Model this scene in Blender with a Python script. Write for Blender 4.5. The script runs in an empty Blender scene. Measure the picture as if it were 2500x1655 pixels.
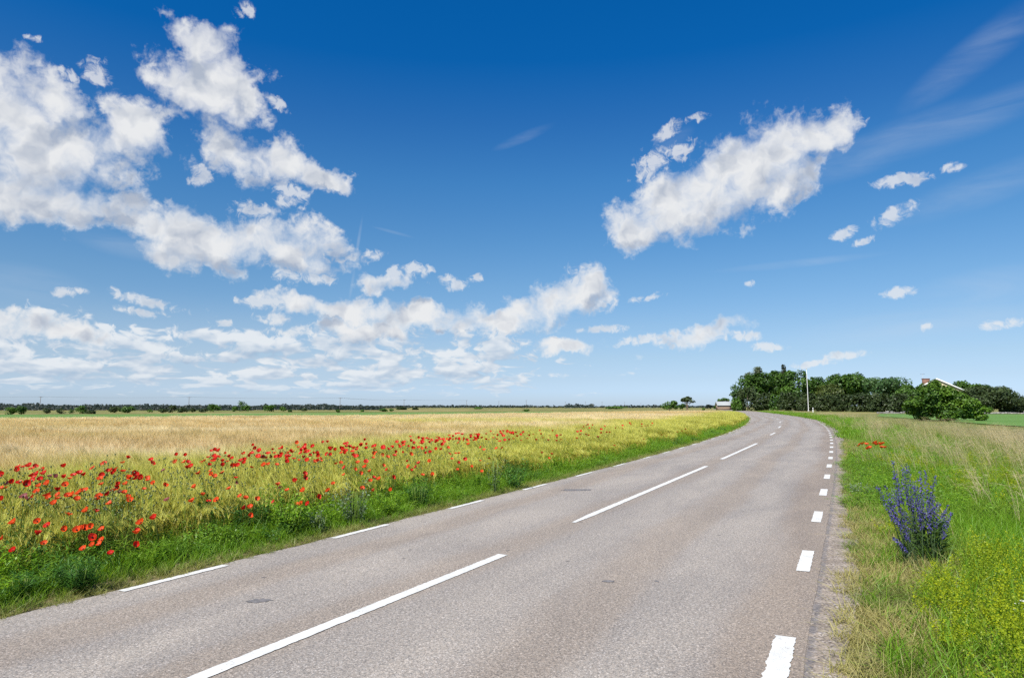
import bpy, math, random
import numpy as np
from mathutils import Vector

random.seed(7)
RNG = np.random.default_rng(11)
R = math.radians
SC = bpy.context.scene
COL = SC.collection

# ------------------------------------------------------------------ camera
F = 1700.0                       # focal length in pixels of the 2500 px wide photograph
PITCH = math.atan(165 / F)
EYE = 1.5
cam_d = bpy.data.cameras.new('camera')
cam = bpy.data.objects.new('camera', cam_d)
COL.objects.link(cam)
cam_d.sensor_fit = 'HORIZONTAL'
cam_d.sensor_width = 36.0
cam_d.lens = F / 2500 * 36
cam_d.clip_start = 0.05
cam_d.clip_end = 20000
cam.location = (0, 0, EYE)
cam.rotation_euler = (math.pi / 2 + PITCH, 0, 0)
SC.camera = cam


def ray(px, py):
    a = (px - 1250) / F
    b = -(py - 827.5) / F
    return np.array([a, math.cos(PITCH) - b * math.sin(PITCH), math.sin(PITCH) + b * math.cos(PITCH)])


def P(px, py, z=0.0):
    """Ground point (x, y) under a photograph pixel, on the level z."""
    d = ray(px, py)
    return d[:2] * (z - EYE) / d[2]


def at(px, dist):
    """x for a pixel column at the ground distance y = dist."""
    return (px - 1250) / F * dist


def height(py, dist):
    """world z of a pixel row at the distance y = dist."""
    d = ray(1250, py)
    return EYE + d[2] / d[1] * dist


def azel(px, py):
    d = ray(px, py)
    return math.degrees(math.atan2(d[0], d[1])), math.degrees(math.atan2(d[2], math.hypot(d[0], d[1])))


# ------------------------------------------------------------------ tagging
def tag(o, label=None, cat=None, group=None, kind=None):
    if label:
        o['label'] = label
    if cat:
        o['category'] = cat
    if group:
        o['group'] = group
    if kind:
        o['kind'] = kind
    return o


# ------------------------------------------------------------------ node helper
class NT:
    def __init__(self, tree):
        self.t = tree
        self.n = tree.nodes
        self.l = tree.links

    def add(self, typ, **kw):
        nd = self.n.new(typ)
        ins = kw.pop('ins', {})
        for k, v in kw.items():
            setattr(nd, k, v)
        for k, v in ins.items():
            self.put(nd.inputs[k], v)
        return nd

    def put(self, sock, v):
        if isinstance(v, bpy.types.NodeSocket):
            self.l.new(v, sock)
        elif isinstance(v, bpy.types.Node):
            self.l.new(v.outputs[0], sock)
        else:
            if sock.type == 'RGBA' and len(v) == 3:
                v = (*v, 1)
            sock.default_value = v

    def m(self, op, a, b=None, c=None, clamp=False):
        nd = self.n.new('ShaderNodeMath')
        nd.operation = op
        nd.use_clamp = clamp
        for i, v in enumerate((a, b, c)):
            if v is not None:
                self.put(nd.inputs[i], v)
        return nd.outputs[0]

    def vm(self, op, a, b=None, c=None, out=0):
        nd = self.n.new('ShaderNodeVectorMath')
        nd.operation = op
        for i, v in enumerate((a, b, c)):
            if v is not None:
                self.put(nd.inputs[i], v)
        return nd.outputs[out]

    def ss(self, v, a, b, lo=0.0, hi=1.0):
        nd = self.n.new('ShaderNodeMapRange')
        nd.interpolation_type = 'SMOOTHSTEP'
        for i, x in enumerate((v, a, b, lo, hi)):
            self.put(nd.inputs[i], x)
        return nd.outputs[0]

    def mr(self, v, a, b, lo=0.0, hi=1.0):
        nd = self.n.new('ShaderNodeMapRange')
        for i, x in enumerate((v, a, b, lo, hi)):
            self.put(nd.inputs[i], x)
        return nd.outputs[0]

    def mix(self, f, a, b, blend='MIX'):
        nd = self.n.new('ShaderNodeMix')
        nd.data_type = 'RGBA'
        nd.blend_type = blend
        self.put(nd.inputs[0], f)
        self.put(nd.inputs[6], a)
        self.put(nd.inputs[7], b)
        return nd.outputs[2]

    def noise(self, vec, scale, detail=4, rough=0.5, dist=0.0, dim='3D', out=0, lac=2.0):
        nd = self.n.new('ShaderNodeTexNoise')
        nd.noise_dimensions = dim
        if vec is not None:
            self.put(nd.inputs['Vector'], vec)
        self.put(nd.inputs['Scale'], scale)
        self.put(nd.inputs['Detail'], detail)
        self.put(nd.inputs['Roughness'], rough)
        self.put(nd.inputs['Lacunarity'], lac)
        self.put(nd.inputs['Distortion'], dist)
        return nd.outputs[out]


# ------------------------------------------------------------------ light
SUN_EL, SUN_AZ = 50.0, -146.0     # azimuth clockwise from the view direction (+Y): behind, to the left
sd = Vector((math.sin(R(SUN_AZ)) * math.cos(R(SUN_EL)), math.cos(R(SUN_AZ)) * math.cos(R(SUN_EL)), math.sin(R(SUN_EL))))
sl = bpy.data.lights.new('sun', 'SUN')
sl.energy = 4.8
sl.angle = R(0.53)
sl.color = (1.0, 0.955, 0.88)
so = bpy.data.objects.new('sun', sl)
COL.objects.link(so)
so.rotation_euler = sd.to_track_quat('Z', 'Y').to_euler()

SC.view_settings.view_transform = 'Standard'
SC.view_settings.look = 'None'
SC.view_settings.exposure = 0.65
SC.view_settings.gamma = 1.0
SC.view_settings.use_curve_mapping = False

# ------------------------------------------------------------------ sky with clouds (world directions: azimuth, elevation in degrees)
W = bpy.data.worlds.new('World')
SC.world = W
W.use_nodes = True
W.node_tree.nodes.clear()
w = NT(W.node_tree)
tc = w.add('ShaderNodeTexCoord')
D = tc.outputs['Generated']
sky = w.add('ShaderNodeTexSky', sky_type='NISHITA', sun_disc=False, sun_elevation=R(SUN_EL), sun_rotation=R(SUN_AZ) , altitude=0, air_density=1.0, dust_density=0.35, ozone_density=2.2)
sep = w.add('ShaderNodeSeparateXYZ', ins={0: D})
X, Y, Z = sep.outputs
AZ = w.m('MULTIPLY', w.m('ARCTAN2', X, Y), 57.29578)
EL = w.m('MULTIPLY', w.m('ARCSINE', Z), 57.29578)
C = w.add('ShaderNodeCombineXYZ', ins={0: AZ, 1: EL}).outputs[0]

# px, py, rx, ry (photograph pixels), turn in degrees
CUMULUS = [
    (20, 270, 150, 95, 0), (115, 235, 70, 55, 0), (60, 380, 190, 110, 0), (215, 385, 85, 90, 25), (120, 480, 170, 70, 0), (40, 475, 140, 70, 0),
    (255, 497, 70, 45, 0), (285, 320, 60, 60, 40), (345, 325, 85, 62, 35), (235, 175, 35, 32, 30), (165, 180, 30, 18, 0),
    (455, 110, 62, 50, 40), (520, 150, 85, 62, 20), (505, 230, 130, 55, 10), (545, 200, 85, 60, 0), (555, 275, 70, 45, 0), (610, 235, 60, 38, 45), (390, 190, 62, 24, 20), (680, 260, 35, 14, 35),
    (580, 370, 62, 42, 20), (650, 405, 120, 42, 0), (735, 405, 60, 40, 30), (790, 437, 60, 22, 15), (715, 480, 45, 34, 0), (487, 430, 26, 34, 0), (620, 515, 50, 25, 10),
    (265, 500, 60, 42, 0), (420, 560, 115, 52, 10), (520, 590, 130, 55, 8), (440, 625, 80, 38, 0), (700, 600, 120, 52, 10), (770, 600, 60, 45, 0), (700, 650, 55, 34, 30), (830, 627, 55, 18, -5), (780, 678, 45, 14, 0),
    (945, 690, 66, 22, -8), (975, 665, 28, 20, -30), (1012, 660, 42, 20, 10), (1100, 692, 38, 15, 10), (1163, 685, 20, 11, 0), (910, 622, 30, 14, 0),
    (640, 740, 60, 18, 5), (760, 748, 95, 26, 6), (880, 765, 140, 30, 3), (1010, 765, 95, 26, 0), (1120, 780, 110, 32, 0), (1220, 785, 110, 28, 0),
    (1330, 740, 70, 42, -25), (1400, 720, 75, 48, -25), (1415, 680, 32, 26, -30), (1465, 740, 40, 22, -20), (1260, 765, 60, 28, -10),
    (670, 775, 42, 15, 0), (705, 808, 50, 13, 0), (890, 812, 105, 22, 0), (360, 735, 90, 14, 12), (340, 762, 62, 12, 5), (545, 790, 22, 9, 0),
    (140, 800, 95, 26, 6), (20, 790, 60, 30, 0), (1355, 845, 75, 20, 8), (150, 715, 30, 12, 0), (195, 712, 22, 10, 0),
    (1555, 555, 66, 46, 20), (1600, 525, 80, 50, -30), (1650, 500, 92, 66, -30), (1750, 445, 135, 72, -28), (1850, 395, 130, 74, -28), (1930, 375, 110, 55, -28), (2005, 340, 75, 46, -25), (2055, 308, 52, 24, 0), (1900, 450, 100, 50, -28), (1780, 490, 130, 52, -20),
    (1590, 405, 48, 36, -30), (1660, 368, 40, 22, -20), (1630, 318, 40, 18, -30), (1700, 290, 34, 11, -15), (1720, 510, 140, 42, -10), (1850, 490, 90, 34, -15),
    (2185, 526, 52, 21, -18), (2065, 573, 34, 16, -20), (2110, 588, 28, 10, -15), (2325, 412, 34, 13, -8), (2200, 443, 58, 16, 0), (2195, 710, 52, 13, -8),
    (2435, 792, 52, 12, -6), (2270, 799, 18, 9, -30), (1735, 812, 75, 26, -14), (1640, 832, 110, 15, 0), (1815, 823, 38, 15, 0), (1585, 832, 55, 12, 0), (1868, 848, 42, 11, 0),
    (1480, 803, 60, 10, 0), (2075, 870, 62, 11, -6), (1985, 888, 70, 8, -3), (1832, 693, 13, 9, 0), (1575, 725, 45, 9, -10), (600, 30, 22, 22, 0), (75, 97, 20, 12, 0),
]
WISP = [
    (2400, 120, 300, 60, -28), (2350, 300, 360, 55, -12), (2150, 360, 300, 60, -14), (2400, 460, 300, 55, -14), (1950, 643, 240, 13, -2), (2420, 700, 260, 60, -5), (2250, 790, 420, 50, -4),
    (60, 690, 200, 55, 5), (1280, 335, 90, 16, -20), (875, 590, 5, 75, 8), (960, 567, 60, 5, 12), (860, 690, 5, 60, 8), (300, 600, 160, 34, 10), (1640, 350, 70, 30, -30),
]


def union(lst, coord, k):
    acc = None
    for i, (px, py, rx, ry, turn) in enumerate(lst):
        if i % 8 == 7:            # keeps the evaluation in short runs, so that few values are alive at once
            coord = w.vm('MULTIPLY_ADD', acc, (1e-7, 1e-7, 0), coord)
        a0, e0 = azel(px, py)
        ax = abs(azel(px + 30, py)[0] - azel(px - 30, py)[0]) / 60 * rx
        ey = abs(azel(px, py + 30)[1] - azel(px, py - 30)[1]) / 60 * ry
        # radii mix between the two axes as the ellipse turns
        q = w.add('ShaderNodeMapping', vector_type='TEXTURE', ins={0: coord, 1: (a0, e0, 0), 2: (0, 0, R(-turn)), 3: (ax, ey, 1)}).outputs[0]
        m = w.vm('DOT_PRODUCT', q, q, out=1)
        if acc is None:
            acc = m
        else:
            acc = w.m('SMOOTH_MIN', acc, m, k)
    return acc


# billowing detail, shared by all the clouds: coarse heaps, finer cauliflower, shreds at the rim
def billow(coord):
    warp = w.noise(coord, 0.55, 3, 0.5, 0, '2D', out=1)
    cw = w.vm('MULTIPLY_ADD', w.vm('SUBTRACT', warp, (0.5, 0.5, 0.5)), (1.9, 1.5, 0), coord)
    return w.noise(cw, 0.36, 7, 0.52, 0.08, '2D'), cw


SHIFT = (-0.55, 0.85, 0)          # towards the sun, as seen on the dome (degrees)
CW = w.vm('MULTIPLY_ADD', w.vm('SUBTRACT', w.noise(C, 0.27, 5, 0.62, 0.0, '2D', out=1), (0.5, 0.5, 0.5)), (5.0, 3.4, 0), C)
CW2 = w.vm('ADD', CW, (-1.1, 1.9, 0))
CUMULUS = [(a, b, c_ * (1.08 if c_ >= 58 else 1.0), d * (1.10 if c_ >= 58 and d > 40 else 1.0), e) for a, b, c_, d, e in CUMULUS]
BIG = [e for e in CUMULUS if e[2] >= 58 and e[3] >= 20]
SMALL = [e for e in CUMULUS if e not in BIG]
UB = union(BIG, CW, 0.35)
US = union(SMALL, w.vm('MULTIPLY_ADD', w.vm('SUBTRACT', CW, C), (0.3, 0.3, 0), C), 0.35)
U0 = w.m('SMOOTH_MIN', UB, US, 0.35)
UB2 = union(BIG, CW2, 0.35)
n0, cw0 = billow(C)
n1 = w.noise(w.vm('ADD', cw0, SHIFT), 0.40, 3, 0.5, 0.0, '2D')
nr = w.noise(cw0, 0.40, 3, 0.5, 0.0, '2D')
rag = w.noise(w.vm('MULTIPLY_ADD', w.vm('SUBTRACT', w.noise(C, 0.9, 2, 0.5, 0, '2D', out=1), (0.5, 0.5, 0.5)), (1.6, 0.9, 0), C), 1.15, 6, 0.60, 0.0, '2D')
fB = w.m('ADD', w.m('SUBTRACT', 1.42, UB), w.m('MULTIPLY', w.m('SUBTRACT', n0, 0.52), 3.8))
fB = w.m('ADD', fB, w.m('MULTIPLY', w.m('SUBTRACT', rag, 0.5), w.ss(UB, 0.2, 1.3, 0.15, 2.1)))
fS = w.m('ADD', w.m('SUBTRACT', 0.95, US), w.m('MULTIPLY', w.m('SUBTRACT', rag, 0.5), 4.6))
fS = w.m('MINIMUM', fS, 0.85)
f0 = w.m('MAXIMUM', fB, fS)
f0 = w.m('MINIMUM', f0, w.m('MULTIPLY_ADD', U0, -0.5, 2.2))
alpha = w.m('MULTIPLY', w.ss(f0, -0.45, 1.55), 0.97)
# lit where it faces the sun, greyer on the far side and where the cloud is thick
relief = w.m('MULTIPLY', w.m('SUBTRACT', nr, n1), 2.0)
under = w.m('SUBTRACT', UB, UB2)
under = w.m('MULTIPLY', w.ss(under, -0.35, 0.75), w.ss(UB, 1.7, 1.0))
thick = w.ss(f0, 0.3, 1.8)
shade = w.m('MULTIPLY_ADD', under, 0.80, w.m('MULTIPLY_ADD', thick, 0.34, -0.16))
belly = w.m('MULTIPLY', w.ss(w.noise(C, 0.17, 3, 0.5, 0.3, '2D'), 0.42, 0.66), thick)
shade = w.m('MULTIPLY_ADD', belly, 0.26, shade)
shade = w.m('SUBTRACT', shade, relief, clamp=True)

# far banks of small cumulus near the horizon, flattened by distance (points of a cloud layer overhead)
iz = w.m('DIVIDE', 1.0, w.m('ADD', w.m('MAXIMUM', Z, 0.0), 0.035))
LAYER = w.add('ShaderNodeCombineXYZ', ins={0: w.m('MULTIPLY', X, iz), 1: w.m('MULTIPLY', Y, iz)}).outputs[0]
HC = w.add('ShaderNodeCombineXYZ', ins={0: w.m('MULTIPLY', AZ, 0.62), 1: w.m('MULTIPLY', w.m('LOGARITHM', w.m('ADD', w.m('MAXIMUM', EL, 0.0), 1.3), 2.718), 6.5)}).outputs[0]
hb = w.noise(HC, 0.36, 3, 0.5, 0.0, '2D')
h0 = w.noise(w.vm('MULTIPLY_ADD', w.vm('SUBTRACT', w.noise(HC, 0.5, 2, 0.5, 0.0, '2D', out=1), (0.5, 0.5, 0.5)), (2.6, 1.0, 0), HC), 0.85, 8, 0.60, 0.0, '2D')
h1 = w.noise(w.vm('ADD', HC, (-0.08, 0.42, 0)), 0.36, 3, 0.5, 0.0, '2D')
hmask = w.m('MULTIPLY', w.ss(EL, -0.2, 2.0), w.ss(EL, 5.0, 8.2, 1.0, 0.0))
hmask = w.m('MULTIPLY', hmask, w.ss(AZ, -4.0, 14.0, 1.0, 0.0))
hf = w.m('ADD', w.m('SUBTRACT', w.m('MULTIPLY_ADD', hb, 0.50, w.m('MULTIPLY', h0, 0.80)), 0.875), w.m('MULTIPLY', hmask, 0.30))
halpha = w.m('MULTIPLY', w.ss(hf, -0.03, 0.11), w.m('MULTIPLY', w.ss(EL, 0.2, 3.0, 0.35, 0.92), w.ss(hmask, 0.0, 0.25)))
hshade = w.m('ADD', w.m('MULTIPLY', w.m('SUBTRACT', hb, h1), -3.6), w.m('MULTIPLY_ADD', h0, -1.3, 1.02), clamp=True)
hveil = w.m('MULTIPLY', w.m('MULTIPLY', w.ss(EL, 0.0, 2.0, 0.5, 1.0), w.ss(EL, 3.0, 9.0, 1.0, 0.0)), w.ss(AZ, -20.0, 16.0, 0.34, 0.10))

U2 = union(WISP, C, 0.2)
wn = w.noise(w.add('ShaderNodeMapping', ins={0: C, 2: (0, 0, R(-16)), 3: (0.09, 0.45, 1)}).outputs[0], 1.0, 8, 0.62, 0.4, '2D')
walpha = w.m('MULTIPLY', w.m('MULTIPLY', w.ss(U2, 1.0, -0.3), w.ss(wn, 0.15, 0.95)), 0.27)

# clear-sky colour: the physical sky as through a polarising filter, deepest overhead
FILTER = [(25, .02, .60, 1.19), (150, .03, .59, 1.16), (300, .17, .66, 1.13), (450, .31, .78, 1.13), (600, .46, .82, 1.07), (700, .58, .84, 1.04),
          (800, .66, .83, 1.03), (875, .68, .82, 1.08), (925, .68, .84, 1.24), (955, .70, .92, 1.48)]
ramp = w.add('ShaderNodeValToRGB', ins={0: w.m('DIVIDE', EL, 40.0)})
while len(ramp.color_ramp.elements) < len(FILTER):
    ramp.color_ramp.elements.new(0.5)
for e, (py, r_, g_, b_) in zip(ramp.color_ramp.elements, reversed(FILTER)):
    e.position = azel(1250, py)[1] / 40
    e.color = (r_ * .7, g_ * .7, b_ * .7, 1)
skyc = w.mix(1.0, sky.outputs[0], ramp.outputs[0], 'MULTIPLY')
K = 1 / 1.19 / 0.128               # display white in the sky's own units


def tone(r_, g_, b_):
    return (K * r_, K * g_, K * b_)


c = w.mix(walpha, skyc, tone(.62, .70, .80))
c = w.mix(hveil, c, tone(.56, .67, .79))
c = w.mix(halpha, c, w.mix(hshade, tone(.81, .85, .89), tone(.35, .48, .65)))
c = w.mix(alpha, c, w.mix(shade, tone(.84, .85, .86), tone(.44, .495, .595)))
bg = w.add('ShaderNodeBackground', ins={0: c, 1: 0.097})
wo = w.add('ShaderNodeOutputWorld', ins={0: bg})
W.cycles.sampling_method = 'MANUAL'
W.cycles.sample_map_resolution = 512

cy = SC.cycles
cy.max_bounces = 5
cy.diffuse_bounces = 3
cy.glossy_bounces = 1
cy.transmission_bounces = 3
cy.transparent_max_bounces = 4
cy.use_denoising = False
cy.use_adaptive_sampling = True
cy.adaptive_threshold = 0.015
cy.sample_clamp_indirect = 4
cy.caustics_reflective = False
cy.caustics_refractive = False

# ------------------------------------------------------------------ mesh tools
class MB:
    """Collects quads and triangles (with per-vertex attributes h, r) and links them as ONE mesh object."""

    def __init__(self):
        self.v, self.q, self.t, self.h, self.r, self.mi, self.mt = [], [], [], [], [], [], []
        self.n = 0

    def add(self, v, q=None, t=None, h=0.0, r=0.0, mi=0):
        v = np.asarray(v, float).reshape(-1, 3)
        self.v.append(v)
        self.h.append(np.broadcast_to(np.asarray(h, float), (len(v),)))
        self.r.append(np.broadcast_to(np.asarray(r, float), (len(v),)))
        if q is not None and len(q):
            q = np.asarray(q, int).reshape(-1, 4)
            self.q.append(q + self.n)
            self.mi.append(np.full(len(q), mi))
        if t is not None and len(t):
            t = np.asarray(t, int).reshape(-1, 3)
            self.t.append(t + self.n)
            self.mt.append(np.full(len(t), mi))
        self.n += len(v)

    def box(self, c, s, rz=0.0, mi=0, M=None):
        x, y, z = np.array(s) / 2
        v = np.array([(a * x, b * y, d * z) for d in (-1, 1) for b in (-1, 1) for a in (-1, 1)])
        ca, sa = math.cos(rz), math.sin(rz)
        v = v @ np.array([[ca, sa, 0], [-sa, ca, 0], [0, 0, 1]])
        self.add(v + np.array(c), [(0, 2, 3, 1), (4, 5, 7, 6), (0, 1, 5, 4), (2, 6, 7, 3), (1, 3, 7, 5), (0, 4, 6, 2)], mi=mi)

    def tube(self, pts, rad, sides=6, h=None, r=0.0, mi=0, cap=True):
        pts = np.asarray(pts, float)
        n = len(pts)
        rad = np.broadcast_to(np.asarray(rad, float), (n,))
        tan = np.gradient(pts, axis=0)
        tan /= np.linalg.norm(tan, axis=1)[:, None] + 1e-9
        ref = np.array([0.31, 0.17, 0.93]) if abs(tan[0][2]) < 0.9 else np.array([0.95, 0.2, 0.05])
        a = np.cross(tan, ref)
        a /= np.linalg.norm(a, axis=1)[:, None] + 1e-9
        b = np.cross(tan, a)
        th = np.linspace(0, 2 * math.pi, sides, endpoint=False)
        v = pts[:, None] + rad[:, None, None] * (np.cos(th)[None, :, None] * a[:, None] + np.sin(th)[None, :, None] * b[:, None])
        q = [(i * sides + j, i * sides + (j + 1) % sides, (i + 1) * sides + (j + 1) % sides, (i + 1) * sides + j) for i in range(n - 1) for j in range(sides)]
        hh = np.repeat(np.linspace(0, 1, n) if h is None else np.broadcast_to(h, (n,)), sides)
        t = []
        if cap:
            t = [((n - 1) * sides, (n - 1) * sides + j, (n - 1) * sides + j + 1) for j in range(1, sides - 1)]
        self.add(v.reshape(-1, 3), q, t, h=hh, r=r, mi=mi)

    def strips(self, base, vec, bend, width, seg=3, prof=None, side=None, r=None, h0=0.0, h1=1.0, mi=0):
        """n tapering blades: base (n,3), vec (n,3) the chord at the root, bend (n,3) added with t squared, width (n,)."""
        base = np.asarray(base, float)
        n = len(base)
        t = np.linspace(0, 1, seg + 1)
        p = base[:, None] + vec[:, None] * t[None, :, None] + bend[:, None] * (t ** 2)[None, :, None]
        if side is None:
            ang = RNG.uniform(0, 2 * math.pi, n)
            side = np.stack([np.cos(ang), np.sin(ang), np.zeros(n)], 1)
        pr = (1 - t ** 1.6) * 0.94 + 0.06 if prof is None else np.interp(t, *prof)
        off = side[:, None] * (np.asarray(width)[:, None] * pr[None] * 0.5)[..., None]
        v = np.stack([p - off, p + off], 2)
        i0 = (np.arange(n) * (seg + 1) * 2)[:, None] + (np.arange(seg) * 2)[None]
        q = np.stack([i0, i0 + 1, i0 + 3, i0 + 2], -1).reshape(-1, 4)
        hh = np.broadcast_to((h0 + (h1 - h0) * t)[None, :, None], (n, seg + 1, 2)).reshape(-1)
        rr = RNG.random(n) if r is None else np.broadcast_to(r, (n,))
        rr = np.broadcast_to(rr[:, None], (n, (seg + 1) * 2)).reshape(-1)
        self.add(v.reshape(-1, 3), q, h=hh, r=rr, mi=mi)

    def leaves(self, c, nrm, size, aspect=0.55, r=0.0, h=0.0, mi=0):
        """n diamond leaves centred at c with the normals nrm."""
        n = len(c)
        rnd = RNG.normal(size=(n, 3))
        a = np.cross(nrm, rnd)
        a /= np.linalg.norm(a, axis=1)[:, None] + 1e-9
        b = np.cross(nrm, a)
        b /= np.linalg.norm(b, axis=1)[:, None] + 1e-9
        s = np.asarray(size)[:, None] * 0.5
        fold = nrm / (np.linalg.norm(nrm, axis=1)[:, None] + 1e-9) * s * 0.25
        v = np.stack([c - a * s, c - b * s * aspect + fold, c + a * s, c + b * s * aspect + fold], 1)
        i = (np.arange(n) * 4)[:, None]
        q = i + np.arange(4)[None]
        self.add(v.reshape(-1, 3), q, h=np.repeat(np.broadcast_to(h, (n,)), 4), r=np.repeat(np.broadcast_to(r, (n,)), 4), mi=mi)

    def mesh(self, name, mats, smooth=False):
        v = np.concatenate(self.v)
        q = np.concatenate(self.q) if self.q else np.zeros((0, 4), int)
        t = np.concatenate(self.t) if self.t else np.zeros((0, 3), int)
        me = bpy.data.meshes.new(name)
        me.vertices.add(len(v))
        me.vertices.foreach_set('co', v.astype(np.float32).ravel())
        nl = q.size + t.size
        me.loops.add(nl)
        me.loops.foreach_set('vertex_index', np.concatenate([q.ravel(), t.ravel()]).astype(np.int32))
        me.polygons.add(len(q) + len(t))
        st = np.concatenate([np.arange(len(q)) * 4, q.size + np.arange(len(t)) * 3]).astype(np.int32)
        me.polygons.foreach_set('loop_start', st)
        mi = np.concatenate(self.mi + self.mt).astype(np.int32)
        me.polygons.foreach_set('material_index', mi)
        if smooth:
            me.polygons.foreach_set('use_smooth', np.ones(len(mi), bool))
        for k, d in (('h', self.h), ('r', self.r)):
            a = me.attributes.new(k, 'FLOAT', 'POINT')
            a.data.foreach_set('value', np.concatenate(d).astype(np.float32))
        for m_ in (mats if isinstance(mats, (list, tuple)) else [mats]):
            me.materials.append(m_)
        me.update(calc_edges=True)
        return me

    def build(self, name, mats, parent=None, loc=None, smooth=False, link=True):
        o = bpy.data.objects.new(name, self.mesh(name, mats, smooth))
        if link:
            COL.objects.link(o)
        if parent is not None:
            o.parent = parent
        if loc is not None:
            o.location = loc
        return o


def empty(name, loc, rz=0.0):
    o = bpy.data.objects.new(name, None)
    COL.objects.link(o)
    o.location = loc
    o.rotation_euler = (0, 0, rz)
    o.empty_display_size = 0.2
    return o


def dup(root, loc, rz=0.0, scale=1.0, tilt=(0, 0)):
    r = root.copy()
    COL.objects.link(r)
    r.location = loc
    r.rotation_euler = (tilt[0], tilt[1], rz)
    r.scale = (scale,) * 3
    for ch in root.children:
        c_ = ch.copy()
        COL.objects.link(c_)
        c_.parent = r
        for g in ch.children:
            d_ = g.copy()
            COL.objects.link(d_)
            d_.parent = c_
    return r


# ------------------------------------------------------------------ value noise in world metres (for the layout only)
def vnoise(x, y, scale, seed=0, octaves=3):
    x, y = np.asarray(x, float) / scale, np.asarray(y, float) / scale
    tot, amp, out = 0, 1, 0
    for o in range(octaves):
        xi, yi = np.floor(x).astype(int), np.floor(y).astype(int)
        fx, fy = x - xi, y - yi
        fx, fy = fx * fx * (3 - 2 * fx), fy * fy * (3 - 2 * fy)

        def hsh(a, b):
            n = (a * 374761393 + b * 668265263 + (seed + o * 17) * 982451653) & 0x7fffffff
            n = ((n ^ (n >> 13)) * 1274126177) & 0x7fffffff
            return ((n ^ (n >> 16)) & 0xffff) / 65535.0
        out = out + amp * ((hsh(xi, yi) * (1 - fx) + hsh(xi + 1, yi) * fx) * (1 - fy) + (hsh(xi, yi + 1) * (1 - fx) + hsh(xi + 1, yi + 1) * fx) * fy)
        tot += amp
        amp *= 0.5
        x, y = x * 2.03 + 7.1, y * 2.03 + 3.3
    return out / tot


def sstep(v, a, b):
    t = np.clip((np.asarray(v, float) - a) / (b - a), 0, 1)
    return t * t * (3 - 2 * t)


# ------------------------------------------------------------------ materials
def new_mat(name):
    m_ = bpy.data.materials.new(name)
    m_.use_nodes = True
    m_.node_tree.nodes.clear()
    return m_, NT(m_.node_tree)


def principled(n, col, rough=0.8, spec=0.3, normal=None, metal=0.0):
    b = n.add('ShaderNodeBsdfPrincipled')
    n.put(b.inputs['Base Color'], col)
    n.put(b.inputs['Roughness'], rough)
    n.put(b.inputs['Specular IOR Level'], spec)
    n.put(b.inputs['Metallic'], metal)
    if normal is not None:
        n.put(b.inputs['Normal'], normal)
    n.add('ShaderNodeOutputMaterial', ins={0: b})
    return b


def simple(name, col, rough=0.7, spec=0.3, var=0.18, scale=3.0, bump=0.0, metal=0.0):
    """A plain surface with uneven, slightly weathered colour."""
    m_, n = new_mat(name)
    tcn = n.add('ShaderNodeTexCoord')
    f = n.noise(tcn.outputs['Object'], scale, 6, 0.6)
    c_ = n.mix(n.ss(f, 0.3, 0.7), tuple(x * (1 - var) for x in col), tuple(min(1, x * (1 + var)) for x in col))
    nb = None
    if bump:
        nb = n.add('ShaderNodeBump', ins={'Strength': bump, 'Distance': 0.02, 'Height': f}).outputs[0]
    principled(n, c_, rough, spec, nb, metal)
    return m_


def plant(name, root, tip, alt, ripe=None, gold=None, trans=0.35, gloss=0.25, rough=0.45, hpow=1.0):
    """Leaf or stalk colour: from root to tip along h, towards alt by the blade's own r; instances carry tint (riper) and val (paler)."""
    m_, n = new_mat(name)
    h = n.add('ShaderNodeAttribute', attribute_name='h').outputs['Fac']
    r_ = n.add('ShaderNodeAttribute', attribute_name='r').outputs['Fac']
    if hpow != 1.0:
        h = n.m('POWER', h, hpow)
    c_ = n.mix(h, root, tip)
    c_ = n.mix(n.m('MULTIPLY', r_, 0.8), c_, alt)
    if ripe is not None:
        ti = n.add('ShaderNodeAttribute', attribute_type='INSTANCER', attribute_name='tint').outputs['Fac']
        rp = n.mix(n.m('MULTIPLY', r_, 0.4), ripe, tuple(x * 0.80 for x in ripe))
        if gold is not None:
            rp = n.mix(n.add('ShaderNodeAttribute', attribute_type='INSTANCER', attribute_name='val').outputs['Fac'], rp, gold)
        c_ = n.mix(ti, c_, rp)
    d1 = n.add('ShaderNodeBsdfPrincipled', ins={'Base Color': c_, 'Roughness': rough, 'Specular IOR Level': gloss})
    d2 = n.add('ShaderNodeBsdfTranslucent', ins={'Color': n.mix(1.0, c_, (1.25, 1.15, 0.6), 'MULTIPLY')})
    mx = n.add('ShaderNodeMixShader', ins={0: trans, 1: d1.outputs[0], 2: d2.outputs[0]})
    n.add('ShaderNodeOutputMaterial', ins={0: mx})
    return m_


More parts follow.
